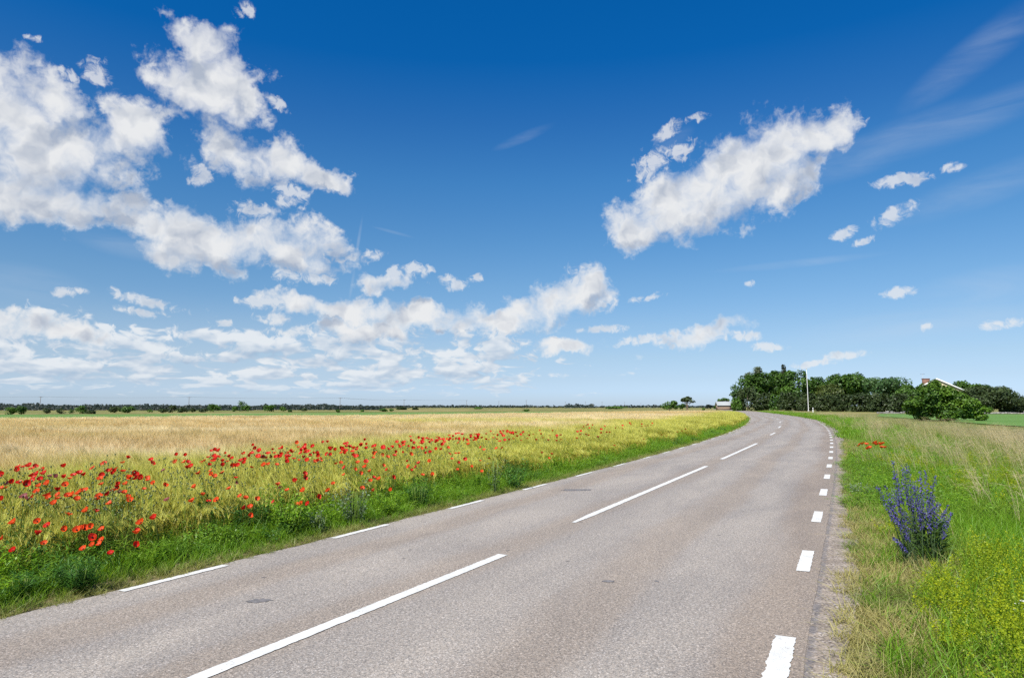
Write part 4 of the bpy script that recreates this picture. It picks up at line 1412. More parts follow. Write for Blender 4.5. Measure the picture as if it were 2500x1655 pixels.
# a brownish conifer standing out above the grove
D_ = 290
h1 = height(893, D_)
tree('conifer_tree', 'tallest tree of the grove with a brownish pointed top', 'tree', at(1913, D_), D_, [(0, 0, h1 * f, 3.6 * (1.22 - f), 3.6 * (1.22 - f), h1 * 0.09) for f in (0.35, .45, .55, .65, .74, .82, .89, .95)], 'fir', 0.6, 2600, (h1 * 0.95, 0.3), GROVE, 0.3)
px_tree('broadleaf_tree', 'small crowned dark tree directly right of the white flagpole', 'tree', 1962, 2012, 917, 280, 'dark', 0.95, 1900, GROVE, skirt=0.25, gaps=0.38)
px_tree('broadleaf_tree', 'yellowish green low tree in front of the big round dark one', 'tree', 1996, 2056, 934, 262, 'yellow', 0.9, 2100, GROVE, skirt=0.15)
px_tree('broadleaf_tree', 'big round topped dark tree standing clear right of the flagpole', 'tree', 2018, 2114, 911, 276, 'dark', 1.05, 4200, GROVE, skirt=0.2)
px_tree('ash_tree', 'airy light green tree between the round dark tree and the house', 'tree', 2118, 2206, 919, 238, 'airy', 0.85, 3000, GROVE, skirt=0.2, gaps=0.38)
px_tree('broadleaf_tree', 'dark tree top showing left of the house roof', 'tree', 2192, 2250, 936, 194, 'dark', 0.7, 3200, GROVE, skirt=0.1, gaps=0.2)
px_tree('broadleaf_tree', 'lower dark tree between the airy ash tree and the house', 'tree', 2172, 2222, 947, 196, 'mid', 0.7, 2400, GROVE, skirt=0.1, gaps=0.2)
px_tree('broadleaf_tree', 'dark round tree directly right of the house gable', 'tree', 2316, 2368, 928, 222, 'dark', 0.85, 2200, GROVE, skirt=0.2)
px_tree('broadleaf_tree', 'dark tree with a notched top behind the olive tree', 'tree', 2362, 2412, 935, 216, 'mid', 0.8, 1800, GROVE, skirt=0.2)
px_tree('hawthorn_tree', 'wide olive green tree right of the house above the stone wall', 'tree', 2346, 2462, 940, 170, 'olive', 0.62, 5200, GROVE, skirt=0.05)
px_tree('broadleaf_tree', 'thin crowned tree between the olive tree and the photo edge', 'tree', 2446, 2500, 972, 190, 'airy', 0.6, 900, GROVE, skirt=0.1, gaps=0.45)
px_tree('hawthorn_tree', 'olive green tree at the right edge of the photo', 'tree', 2482, 2560, 962, 172, 'olive', 0.62, 2600, GROVE, skirt=0.05)

HEDGE = 'dark hedge shrubs in front of the grove'
HB = [(1783, 1808, 968, 250, 'mid', 'leafy green shrub at the left end of the dark hedge'), (1796, 1850, 943, 252, 'olive', 'tallest olive shrub of the hedge, at its left end'), (1842, 1890, 957, 246, 'olive', 'olive hedge shrub second from the left end'),
      (1876, 1908, 960, 240, 'mid', 'fresh green shrub gap filler between olive hedge shrubs'), (1898, 1948, 955, 236, 'olive', 'olive hedge shrub just left of the flagpole foot'), (1944, 1992, 956, 228, 'olive', 'olive hedge shrub behind the flagpole foot'),
      (1986, 2034, 960, 222, 'olive', 'olive hedge shrub right of the small white marker post'), (2028, 2080, 960, 214, 'olive', 'dark hedge shrub below the yellowish green tree'), (2072, 2130, 957, 204, 'olive', 'wide dark hedge shrub below the big round tree'),
      (2122, 2172, 957, 192, 'olive', 'dark hedge shrub below the airy light green tree'), (2164, 2216, 958, 186, 'olive', 'dark hedge shrub left of the solitary green bush'), (2208, 2262, 962, 182, 'olive', 'dark hedge shrub half hidden by the solitary green bush'),
      (2316, 2366, 968, 178, 'mid', 'green shrub between the solitary bush and the olive tree'), (2436, 2496, 984, 168, 'olive', 'low dark shrub at the far right end of the hedge')]
for (a, b, top, dist, kind, lab) in HB:
    px_tree('hedge_shrub', lab, 'shrub', a, b, top, dist, kind, 0.62, int(1500 * (b - a) / 50), HEDGE, skirt=0.0, gaps=0.30)

# the solitary bush in the field edge
D_ = 73.0
bx = at(2290, D_)
pm = D_ / F                        # metres per photograph pixel there
lob = []
for (px, py, r_, rz) in [(2262, 965, 26, 22), (2240, 985, 26, 22), (2275, 940, 15, 16), (2292, 960, 24, 20), (2322, 974, 24, 18), (2300, 990, 34, 24), (2350, 985, 24, 16), (2372, 993, 22, 12), (2392, 1000, 14, 9), (2255, 1008, 24, 20), (2300, 1012, 30, 16), (2350, 1008, 26, 14),
                        (2225, 985, 14, 10), (2212, 985, 12, 8), (2375, 1018, 20, 8), (2250, 952, 15, 16), (2286, 952, 24, 16), (2316, 960, 22, 18), (2340, 972, 22, 16), (2362, 1002, 26, 18), (2330, 1000, 30, 22), (2270, 985, 34, 26), (2226, 995, 20, 18)]:
    lob.append(((px - 2290) * pm, RNG.uniform(-.7, .7), height(py, D_), r_ * pm, r_ * pm, rz * pm))
tree('green_bush', 'solitary large leaved green bush standing in front of the house', 'bush', bx, D_, lob, 'bright', 0.25, 15000, (2.4, 0.10), None, 0.26)

# lone trees and bushes across the field
D_ = 190
pm = D_ / F


def lobes_px(lst, cx, D_):
    pm = D_ / F
    return [((px - cx) * pm, RNG.uniform(-.3, .3) * r_ * pm, height(py, D_), r_ * pm, r_ * pm, rz * pm) for (px, py, r_, rz) in lst]


tree('round_bush', 'wide dark green bush left of the umbrella shaped tree', 'bush', at(1632, D_), D_, lobes_px([(1618, 991, 9, 6), (1630, 987, 10, 7), (1642, 985, 10, 7), (1648, 992, 8, 6), (1628, 994, 14, 5)], 1632, D_), 'mid', 0.42, 1500, (1.0, 0.10), 'lone trees beyond the field')
tree('umbrella_tree', 'wind shaped tree with an umbrella crown on a bare dark trunk', 'tree', at(1676, D_), D_, lobes_px([(1670, 976, 9, 5), (1678, 974, 10, 6), (1686, 979, 9, 4), (1692, 981, 5, 3), (1664, 979, 5, 3)], 1676, D_), 'olive', 0.42, 1100, (3.0, 0.28), 'lone trees beyond the field', 0.3)
tree('round_bush', 'low dark bush at the foot of the umbrella shaped tree', 'bush', at(1664, D_ - 3), D_ - 3, lobes_px([(1660, 993, 7, 5), (1667, 990, 6, 5)], 1664, D_ - 3), 'mid', 0.4, 500, (0.6, 0.08), 'lone trees beyond the field')
D_ = 330
tree('umbrella_tree', 'flat topped tree standing over the pale roofed barn', 'tree', at(1763, D_), D_, lobes_px([(1757, 977, 7, 4), (1765, 975, 8, 4), (1773, 977, 6, 4), (1753, 980, 4, 3)], 1763, D_), 'mid', 0.6, 800, (4.2, 0.3), 'lone trees beyond the field', 0.3)

# bushes scattered on the rough pasture to the left
SCRUB = 'bushes on the pasture beyond the barley'
SB = [(22, 49, 993, 1012, 'mid', 'wide dark bush at the left edge of the photo'), (48, 71, 990.5, 1012.5, 'mid', 'taller dark bush just left of the first utility pole'), (110, 128, 996, 1009, 'olive', 'small olive bush right of the first utility pole'),
      (146, 166, 996, 1010, 'olive', 'low bush between the first pole and the round bush'), (174, 186, 997, 1009, 'mid', 'little bush just left of the round bush'), (193, 219, 989.5, 1009, 'mid', 'round topped dark bush at a third of the way to the second pole'),
      (214, 238, 1001, 1010, 'olive', 'low olive bush at the foot of the round topped bush'), (272, 300, 992, 1008, 'olive', 'left one of two touching bushes halfway to the second pole'), (300, 332, 991.5, 1009, 'mid', 'right one of two touching bushes halfway to the second pole'),
      (364, 378, 998, 1007, 'mid', 'small dark bush alone left of the ragged tree'), (392, 414, 997, 1008, 'olive', 'low bush touching the ragged thin tree'), (416, 434, 987, 1007.5, 'olive', 'ragged thin tree left of the second pole'),
      (438, 462, 995, 1006.5, 'olive', 'wide low scrub just left of the second pole'), (466, 482, 996, 1006, 'olive', 'scrub just right of the second pole'), (490, 512, 997, 1006, 'olive', 'low scrub touching the domed bush'), (509, 542, 985, 1005.5, 'mid', 'large domed dark green bush right of the second pole'),
      (570, 584, 992, 1004.5, 'mid', 'small bush left of the two topped tree'), (584, 606, 978, 1003.5, 'airy', 'tall two topped tree right of the domed bush'), (594, 613, 989, 1004, 'mid', 'round dark bush under the two topped tree'), (646, 674, 988, 1004, 'mid', 'round bush right of the two topped tree'),
      (686, 700, 992, 1003.5, 'mid', 'little round bush halfway to the third pole'), (706, 716, 1000, 1005.5, 'mid', 'tiny dark bush right of the little round bush'), (738, 752, 996, 1003, 'olive', 'tiny bush left of the third pole'), (822, 832, 999, 1007, 'mid', 'dark bush at the foot of the third pole'),
      (882, 890, 1000, 1005, 'mid', 'tiny dark dot of a bush right of the third pole'), (928, 946, 997, 1004.5, 'mid', 'low dark bush left of the fourth pole'), (952, 962, 998, 1004, 'mid', 'small round bush just left of the fourth pole'), (966, 996, 993, 1000, 'olive', 'low scrub at the foot of the fourth pole'),
      (1008, 1022, 995, 1000, 'olive', 'low scrub right of the fourth pole'), (1158, 1176, 994, 998, 'mid', 'low dark scrub right of the fifth pole'), (1276, 1292, 999, 1005.5, 'mid', 'green bush on the field rim below the seventh pole'), (1478, 1526, 991.5, 997.5, 'mid', 'long low dark hedge left of the wide bush'),
      (1718, 1736, 987, 993, 'far', 'distant blue dark bush left of the barn'), (1738, 1750, 989, 994, 'mid', 'small bush just left of the barn'), (1712, 1719, 996, 1003, 'mid', 'small bush on the verge before the barn')]
for (a, b, top, bot, kind, lab) in SB:
    D_ = min(430.0, EYE * F * 1.004 / (bot - 992.3))
    x, y, lobes, w_, h1 = place(a, b, top, D_, k=6, skirt=0.0, squash=1.2)
    nm = 'scrub_bush' if 'tree' not in lab.split(' left')[0].split(' right')[0].split(' under')[0].split(' touching')[0] else 'field_tree'
    tree(nm, lab, 'tree' if nm == 'field_tree' else 'bush', x, y, lobes, kind, max(0.22, 0.0016 * D_), int(120 + 30 * (b - a)), (h1 * 0.6, h1 * 0.03), SCRUB, 0.36 if nm == 'scrub_bush' else 0.46)

# far woods along the horizon: leaf masses that read as one line
mb = MB()
rgw = np.random.default_rng(5)
for (px0, px1, dist, hb, ht, n) in [(-120, 560, 620, 0, 2.9, 5200), (300, 1000, 700, 0, 2.6, 3600), (-150, 420, 1300, 0, 6.0, 2600), (-250, 620, 300, 0, 1.7, 13000), (500, 940, 330, 0, 1.35, 5200), (540, 1300, 1300, 0, 4.4, 2600), (1000, 1800, 900, 0, 2.6, 1900), (1380, 1450, 800, 0, 4.4, 420), (1500, 1800, 1500, 0, 5.0, 900),
                                   (1780, 2100, 900, 0, 3.0, 700), (640, 820, 2200, 0, 9.5, 700), (-120, 30, 1700, 0, 10.5, 800), (60, 110, 1500, 0, 9.5, 500)]:
    px_ = rgw.uniform(px0, px1, n)
    dd_ = dist * rgw.uniform(0.9, 1.12, n)
    x = (px_ - 1250) / F * dd_
    top = hb + (ht - hb) * (0.35 + 0.9 * vnoise(px_, px_ * 0, 7.0, int(dist), 3) * np.interp(vnoise(px_, px_ * 0 + 5, 60, 3), [.2, .6], [.6, 1.1]))
    z = rgw.random(n) * top
    c_ = np.stack([x, dd_, z], 1)
    sz = 0.0021 * dist * rgw.uniform(0.7, 1.5, n)
    mb.leaves(c_, rgw.normal(0, .6, (n, 3)) + np.array([0, -.7, .5]), sz, 0.8, r=np.clip(vnoise(px_, z * 3, 12, 8) + rgw.normal(0, .15, n), 0, 1))
tag(mb.build('far_woods', LEAF['far']), 'low dark blue green line of far woods along the horizon', 'woods', None, 'stuff')

# ------------------------------------------------------------------ fields beyond
def crop_mat():
    m_, n = new_mat('low_green_crop')
    geo = n.add('ShaderNodeNewGeometry').outputs['Position']
    f = n.noise(n.add('ShaderNodeMapping', ins={0: geo, 3: (0.05, 0.3, 1)}).outputs[0], 1.0, 6, 0.6, 0, '2D')
    c_ = n.mix(n.ss(f, 0.3, 0.7), (0.095, 0.190, 0.036), (0.140, 0.240, 0.055))
    c_ = n.mix(n.m('MULTIPLY', n.noise(geo, 3.0, 6, 0.7, 0, '2D'), 0.4), c_, (0.05, 0.12, 0.02))
    principled(n, c_, 0.9, 0.2, n.add('ShaderNodeBump', ins={'Strength': 0.7, 'Distance': 0.05, 'Height': n.noise(geo, 4.0, 6, 0.7, 0, '2D')}).outputs[0])
    return m_


CROP = crop_mat()


def sheet(name, pts, z, mat, label, cat='field'):
    mb = MB()
    n = len(pts)
    c_ = np.mean(np.array(pts), 0)
    v = [(p[0], p[1], z) for p in pts] + [(c_[0], c_[1], z)]
    mb.add(v, None, [(i, (i + 1) % n, n) for i in range(n)])
    return tag(mb.build(name, mat), label, cat, None, 'structure')


def pxs(lst, z=0.0):
    return [tuple(P(a, b, z)) for a, b in lst]


sheet('green_field', pxs([(-300, 1030), (300, 1026), (800, 1019), (1100, 1014.5), (1300, 1011), (1480, 1006.0), (1300, 1004.8), (1000, 1006.6), (600, 1008.8), (300, 1011), (-300, 1013.5)], 0.25), 0.25, CROP, 'flat green field just beyond the barley on the left')
sheet('green_field', pxs([(2140, 1016), (2300, 1026), (2420, 1036), (2700, 1052), (2700, 1011.0), (2500, 1010.8), (2300, 1010.5), (2150, 1010.0)], 0.06), 0.06, CROP, 'flat green field behind the tall grass on the right')

# ------------------------------------------------------------------ house
WALLM = simple('cream_render', (0.66, 0.58, 0.37), 0.85, 0.2, 0.06, 1.5)
TILEM = simple('orange_tiles', (0.36, 0.17, 0.10), 0.85, 0.2, 0.25, 6, 0.4)
WHITEM = simple('white_paint', (0.78, 0.78, 0.76), 0.5, 0.3, 0.05, 3)
BRICKM = simple('brown_brick', (0.20, 0.115, 0.085), 0.9, 0.15, 0.3, 9, 0.3)
GLASSM = simple('window_glass', (0.04, 0.05, 0.06), 0.1, 0.6, 0.1, 2)
METALM = simple('grey_metal', (0.35, 0.36, 0.38), 0.4, 0.5, 0.1, 5, metal=0.7)
D_ = 204.0
hz, ez = height(926, D_), height(958, D_)
HW, HL = 7.4, 7.0                 # half width of the gable, length
ho = empty('house', (at(2286, D_), D_, 0), R(-23))
tag(ho, 'cream gabled house with an orange tiled roof and brick chimney behind the bush', 'house')
mb = MB()
v = [(-HW, 0, 0), (HW, 0, 0), (HW, 0, ez), (0, 0, hz - 0.15), (-HW, 0, ez), (-HW, HL, 0), (HW, HL, 0), (HW, HL, ez), (0, HL, hz - 0.15), (-HW, HL, ez)]
mb.add(v, [(0, 5, 6, 1), (0, 4, 9, 5), (1, 6, 7, 2)], [(0, 1, 2), (0, 2, 4), (4, 2, 3), (5, 7, 6), (5, 9, 7), (9, 8, 7)])
mb.build('wall', WALLM, ho)
mb = MB()
th = 0.16
for s_ in (-1, 1):
    ov = 0.7
    e = np.array([s_ * (HW + ov), 0, ez - ov * (hz - ez) / HW])
    a, b = np.array([0, -0.35, hz]), np.array([0, HL + 0.35, hz])
    c_, d = np.array([e[0], HL + 0.35, e[2]]), np.array([e[0], -0.35, e[2]])
    up = np.array([0, 0, th])
    mb.add([a, b, c_, d, a + up, b + up, c_ + up, d + up], [(0, 3, 2, 1), (4, 5, 6, 7), (2, 3, 7, 6), (0, 4, 7, 3), (1, 2, 6, 5)])
rf = mb.build('roof', TILEM, ho)
mb = MB()
for s_ in (-1, 1):
    e = np.array([s_ * (HW + 0.7), -0.40, ez - 0.7 * (hz - ez) / HW + th / 2 - .16])
    a = np.array([0, -0.40, hz + th / 2 - .16])
    o1, o2 = np.array([0, -0.06, 0]), np.array([0, 0, 0.42])
    mb.add([a, e, e + o2, a + o2, a + o1, e + o1, e + o1 + o2, a + o1 + o2], [(4, 5, 6, 7), (0, 3, 2, 1), (3, 7, 6, 2), (0, 1, 5, 4), (1, 2, 6, 5)])
mb.build('bargeboard', WHITEM, ho)
mb = MB()
mb.box((-2.5, 2.2, hz - 0.85), (1.9, 0.9, 2.0))
mb.box((-2.5, 2.2, hz + 0.26), (2.15, 1.12, 0.22))
ch = mb.build('chimney', BRICKM, rf)
mb = MB()
mb.tube([(-3.2, 2.2, hz + 0.2), (-3.2, 2.2, hz + 1.75)], 0.035, 5)
mb.tube([(-3.9, 2.2, hz + 1.65), (-2.7, 2.2, hz + 1.75)], 0.03, 4)
for k in range(5):
    mb.tube([(-3.8 + k * 0.24, 1.9, hz + 1.68), (-3.8 + k * 0.24, 2.5, hz + 1.68)], 0.02, 4)
mb.build('antenna', METALM, rf)
for wx, wz in ((-2.6, 2.0), (0.6, 2.0), (3.6, 2.0), (-1.0, 5.0), (1.4, 5.0)):
    mb = MB()
    mb.box((wx, -0.03, wz), (1.15, 0.10, 1.35))
    f_ = mb.build('window', WHITEM, ho)
    mb = MB()
    mb.box((wx - .27, -0.085, wz), (0.46, 0.02, 1.15))
    mb.box((wx + .27, -0.085, wz), (0.46, 0.02, 1.15))
    mb.build('pane', GLASSM, f_)

# ------------------------------------------------------------------ barn
ROOFG = simple('pale_roof_sheet', (0.30, 0.315, 0.315), 0.7, 0.3, 0.06, 2)
BARNW = simple('weathered_boards', (0.30, 0.22, 0.16), 0.9, 0.1, 0.25, 4)
D_ = 312.0
bo = empty('barn', (at(1776, D_), D_, 0), R(-8))
tag(bo, 'long low barn with a pale grey roof beside the dark grove', 'barn')
ze, zr = height(990, D_), height(980.3, D_)
mb = MB()
mb.box((0, 3.5, ze / 2), (9.0, 7.0, ze))
mb.build('wall', BARNW, bo)
mb = MB()
for s_ in (-1, 1):
    y0 = 3.5 + s_ * 4.0
    a, b, c_, d = (-4.9, y0, ze + .003), (4.9, y0, ze + .003), (4.9, 3.5, zr), (-4.9, 3.5, zr)
    v = [np.array(q) for q in (a, b, c_, d)]
    up = np.array([0, 0, 0.1])
    mb.add(v + [q + up for q in v], [(0, 1, 2, 3), (4, 7, 6, 5), (0, 4, 5, 1), (0, 3, 7, 4), (1, 5, 6, 2)])
mb.build('roof', ROOFG, bo)
mb = MB()
mb.box((1.4, -0.04, 1.0), (1.8, 0.06, 2.0))
mb.build('door', simple('dark_boards', (0.07, 0.05, 0.04), 0.9, 0.1), bo)

# ------------------------------------------------------------------ low stone walls at the foot of the hedge
STONE = simple('pale_field_stone', (0.22, 0.215, 0.20), 0.95, 0.1, 0.35, 2.0, 0.5)


def stone_wall(pa, pb, z, label):
    a, b = np.array(P(*pa)), np.array(P(*pb))
    L_ = np.linalg.norm(b - a)
    mb = MB()
    t = 0.0
    rg = np.random.default_rng(int(pa[0]))
    d = (b - a) / L_
    rz = math.atan2(d[1], d[0])
    while t < L_:
        w_ = rg.uniform(0.35, 0.8)
        zz = 0.0
        while zz < z:
            hh = rg.uniform(0.22, 0.4)
            p = a + d * (t + w_ / 2) + rg.normal(0, 0.05, 2)
            mb.box((p[0], p[1], zz + hh / 2), (w_ * rg.uniform(.85, .99), rg.uniform(.45, .6), hh * .98), rz + rg.normal(0, .08))
            zz += hh
        t += w_
    o = mb.build('stone_wall', STONE)
    tag(o, label, 'wall', 'low walls of pale field stone')


stone_wall((2140, 1009.6), (2212, 1009.9), 0.28, 'low pale stone wall under the dark hedge left of the bush')
stone_wall((2384, 1010.2), (2520, 1010.7), 0.25, 'low pale stone wall under the olive trees at the right edge')

# ------------------------------------------------------------------ flagpole and marker post
D_ = 222.0
fp = empty('flagpole', (at(1970, D_), D_, 0))
tag(fp, 'tall white flagpole standing in front of the dark grove', 'flagpole')
zt = height(902, D_)
mb = MB()
mb.tube([(0, 0, 0.3), (-0.02, 0, zt * 0.5), (-0.008 * zt, 0, zt)], [0.095, 0.08, 0.045], 10)
mb.build('pole', WHITEM, fp, smooth=True)
mb = MB()
mb.tube([(-0.008 * zt, 0, zt), (-0.008 * zt, 0, zt + 0.12), (-0.008 * zt, 0, zt + 0.26)], [0.07, 0.13, 0.02], 8)
mb.build('finial', simple('gilt', (0.55, 0.42, 0.12), 0.35, 0.5, metal=0.6), fp, smooth=True)
mb = MB()
mb.box((0, 0, 0.15), (0.5, 0.5, 0.30))
mb.build('base', simple('concrete', (0.38, 0.37, 0.35), 0.9, 0.1, 0.15, 6), fp)
D_ = 176.0
po = empty('marker_post', (at(1981, D_), D_, 0), R(10))
tag(po, 'small white marker post in the grass right of the flagpole foot', 'post')
mb = MB()
mb.tube([(0, 0, 0), (0, 0, 0.8), (0, 0, 1.18), (0, 0, 1.25)], [0.11, 0.11, 0.10, 0.05], 8)
mb.build('post_shaft', WHITEM, po, smooth=True)
mb = MB()
mb.tube([(0, 0, 0.86), (0, 0, 1.02)], [0.115, 0.112], 8)
mb.build('reflector_band', simple('black_band', (0.03, 0.03, 0.03), 0.5, 0.3), po, smooth=True)

# ------------------------------------------------------------------ utility poles and their wires
WOODP = simple('grey_pole_wood', (0.16, 0.135, 0.115), 0.95, 0.1, 0.25, 5)
PORC = simple('porcelain', (0.45, 0.44, 0.42), 0.3, 0.5)
POLES = [(103.5, 967.5), (464.5, 968.5), (832, 970.5), (987.5, 975), (1139.5, 976.5), (1218, 979), (1284.6, 976.5), (1379.6, 980.5), (1428.5, 980), (1469, 980.5), (1523.5, 981), (1563, 983.5), (1596.6, 985)]
NAMES = ['at the far left of the row', 'second from the left, beside the domed bush', 'alone left of centre, dark bush at its foot', 'left one of the pair left of the photo centre', 'right one of the pair left of the photo centre',
         'just left of the photo centre', 'just right of the photo centre', 'first faint one right of the centre', 'faint one over the far fir clump', 'faint one left of the long low hedge', 'faint one right of the long low hedge', 'faint one left of the wide dark bush', 'faintest one, nearest the wide dark bush']
PH = 8.0
ptop = []
for i, ((px, py), nm) in enumerate(zip(POLES, NAMES)):
    D_ = (PH - EYE) * F / (992.5 - py) * 1.0
    zz = height(py, D_)
    o = empty('utility_pole', (at(px, D_), D_, 0), R(35 if i > 2 else 5))
    tag(o, 'thin wooden utility pole, ' + nm, 'utility pole', 'utility poles along the horizon')
    mb = MB()
    lean = 0.02 * zz if i == 0 else 0.0
    mb.tube([(-lean * 2, 0, 0), (-lean, 0, zz * .5), (0, 0, zz)], [0.17, 0.15, 0.12], 7)
    mb.build('pole', WOODP, o)
    mb = MB()
    mb.box((0, -0.16, zz - 0.45), (2.2, 0.12, 0.14))
    mb.build('crossarm', WOODP, o)
    for k in (-0.95, 0, 0.95):
        mb = MB()
        mb.tube([(k, -0.16, zz - 0.38), (k, -0.16, zz - 0.24), (k, -0.16, zz - 0.14)], [0.05, 0.07, 0.03], 6)
        mb.build('insulator', PORC, o)
    ptop.append(np.array([at(px, D_), D_, zz - 0.16]))
WIREM = simple('wire', (0.10, 0.10, 0.11), 0.6, 0.3)
first = ptop[0] + (ptop[0] - ptop[1])
for i, (a, b) in enumerate([(first, ptop[0]), (ptop[0], ptop[1]), (ptop[1], ptop[2]), (ptop[2], ptop[3]), (ptop[3], ptop[4])]):
    mb = MB()
    for k in (-0.95, 0, 0.95):
        f = np.linspace(0, 1, 14)
        q = a[None] + (b - a)[None] * f[:, None]
        q[:, 2] -= 4 * f * (1 - f) * np.linalg.norm(b - a) * 0.006
        q[:, 0] += k
        mb.tube(q, 0.022, 4)
    tag(mb.build('power_line', WIREM), ['wires leaving the photo to the left from the leftmost utility pole', 'wires between the two leftmost utility poles', 'wires from the second utility pole to the third', 'wires from the third utility pole to the fourth', 'wires between the close pair of poles left of the centre'][i], 'power line', 'overhead wires of the pole row')

# ------------------------------------------------------------------ poppies
def petal_mat(name, a, b, trans=0.35):
    m_, n = new_mat(name)
    h = n.add('ShaderNodeAttribute', attribute_name='h').outputs['Fac']
    r_ = n.add('ShaderNodeAttribute', attribute_name='r').outputs['Fac']
    c_ = n.mix(n.m('MULTIPLY', r_, 0.7), a, b)
    c_ = n.mix(n.ss(h, 0.22, 0.05), c_, (0.03, 0.008, 0.010))
    d1 = n.add('ShaderNodeBsdfPrincipled', ins={'Base Color': c_, 'Roughness': 0.45, 'Specular IOR Level': 0.25})
    d2 = n.add('ShaderNodeBsdfTranslucent', ins={'Color': c_})
    mx = n.add('ShaderNodeMixShader', ins={0: trans, 1: d1.outputs[0], 2: d2.outputs[0]})
    n.add('ShaderNodeOutputMaterial', ins={0: mx})
    return m_


RED = petal_mat('poppy_red', (0.56, 0.013, 0.008), (0.66, 0.035, 0.012))
ORANGE = petal_mat('poppy_orange_red', (0.76, 0.095, 0.016), (0.72, 0.060, 0.014))
MAUVE = petal_mat('faded_petal', (0.34, 0.090, 0.085), (0.22, 0.060, 0.060))
STEM = plant('flower_stem', (0.09, 0.15, 0.02), (0.17, 0.25, 0.04), (0.15, 0.22, 0.03), trans=0.25)
PODM = simple('poppy_pod', (0.14, 0.17, 0.07), 0.7, 0.2, 0.2, 60)


def petals(seed, rad, cup):
    """four crinkled petals that overlap into a bowl"""
    rg = np.random.default_rng(seed)
    mb = MB()
    for k in range(4):
        a0 = k * math.pi / 2 + rg.uniform(-.2, .2)
        rr = rad * rg.uniform(0.88, 1.1) * (1.0 if k % 2 else 0.92)
        nu, nv = 7, 4
        v, hh = [], []
        ph = rg.uniform(0, 6)
        for j in range(nv + 1):
            f = j / nv
            for i in range(nu + 1):
                u = i / nu - 0.5
                a = a0 + u * (1.15 + 1.0 * f)
                ed = 1 - 0.20 * (2 * u) ** 4 * f
                q = rr * f * ed * math.cos(cup * 0.75 * f)
                z = rr * f * ed * math.sin(cup * (0.35 + 0.65 * f)) + 0.05 * rr * f * math.sin(9 * u + ph) + 0.03 * rr * f * math.sin(21 * u + ph * 2) + (0.02 * rr if k % 2 else 0)
                v.append((q * math.cos(a), q * math.sin(a), z))
                hh.append(f)
        q_ = [(j * (nu + 1) + i, j * (nu + 1) + i + 1, (j + 1) * (nu + 1) + i + 1, (j + 1) * (nu + 1) + i) for j in range(nv) for i in range(nu)]
        mb.add(v, q_, h=hh, r=rg.random())
    return mb


def centre_mb(rad):
    mb = MB()
    mb.tube([(0, 0, 0.0), (0, 0, rad * 0.16), (0, 0, rad * 0.30), (0, 0, rad * 0.34)], [rad * 0.05, rad * 0.15, rad * 0.17, rad * 0.10], 7)
    a = np.linspace(0, 2 * math.pi, 16, endpoint=False)
    st = np.stack([np.cos(a), np.sin(a), np.zeros(16)], 1)
    mb.strips(st * rad * 0.10, st * rad * 0.16 + np.array([0, 0, rad * 0.22]), np.zeros((16, 3)), np.full(16, rad * 0.05), 1)
    return mb


DARKC = simple('poppy_centre', (0.018, 0.014, 0.014), 0.8, 0.1)
FLOW = [petals(40 + i, 0.043, c_).mesh('petals', [m_], True) for i, (c_, m_) in enumerate([(0.75, RED), (0.55, RED), (0.95, RED), (0.65, ORANGE), (0.85, ORANGE), (1.15, RED), (0.35, RED), (1.05, RED)])]
FADED = [petals(60 + i, 0.036, c_).mesh('petals', [MAUVE], True) for i, c_ in enumerate([1.0, 0.5])]
CEN = centre_mb(0.043).mesh('seed_centre', [DARKC], True)


def stem_mesh(h, lean):
    mb = MB()
    mb.tube([(-lean * 1.0, -lean * .3, -h), (-lean * .55, -lean * .1, -h * .6), (-lean * .12, 0, -h * .25), (0, 0, -0.002)], [0.0032, 0.0028, 0.0024, 0.0024], 5)
    return mb.mesh('stem', [STEM], True)


STEMS = [stem_mesh(0.62, l) for l in (0.05, -0.04, 0.09)]


def whole(fl):
    """flower, centre and stem in one mesh, for the far ones that show only as a red dot"""
    me = fl.copy()
    return me


C4 = [(210, 668), (270, 665), (370, 685), (410, 668), (195, 716), (25, 762), (495, 708), (505, 748), (375, 775), (425, 755), (400, 790), (365, 835), (460, 815), (575, 772, 1), (655, 785, 1), (740, 790), (810, 803), (225, 845), (300, 870), (445, 893), (430, 955), (550, 865), (140, 850), (755, 875), (668, 940), (680, 988), (665, 1035), (545, 1000), (555, 1035), (620, 1095), (270, 1012, 1), (325, 1030, 1), (375, 1022), (780, 1000), (830, 1000), (890, 1050), (925, 970), (965, 950), (20, 1045), (15, 915), (60, 910), (160, 1312), (1000, 1175), (1105, 1183), (785, 1222), (1040, 1357), (890, 1395), (930, 1380), (970, 1382), (1180, 1390), (1585, 1410), (1775, 1268), (1635, 1312), (435, 1295), (550, 1345), (1275, 1090), (1250, 985), (1310, 945), (1440, 965), (1170, 870), (1355, 875), (1360, 905), (1450, 868), (1490, 1015), (1505, 1050), (1150, 1010), (1115, 1045), (1665, 925), (1775, 850), (1700, 800), (1715, 820), (1640, 790), (1580, 800), (1570, 765), (1550, 732), (1480, 790), (1510, 795), (1420, 718), (1345, 688), (1320, 725), (1290, 750), (1280, 708), (1240, 720), (1180, 768), (1160, 808), (1210, 615), (1072, 678), (1420, 620), (1473, 565), (1768, 620), (1890, 705, 1), (2135, 610), (2175, 620), (2170, 680), (2300, 745), (2250, 905), (1915, 880), (2365, 595), (2350, 990), (2220, 1068), (1935, 1048, 1), (740, 665), (965, 765), (910, 745), (850, 765), (1375, 965, 1), (95, 860, 1)]
C4B = [(125, 368), (415, 300), (945, 308), (870, 240), (912, 250), (965, 270), (790, 352), (1285, 320), (1290, 203), (350, 215), (1050, 398), (875, 318), (20, 258), (605, 170)]
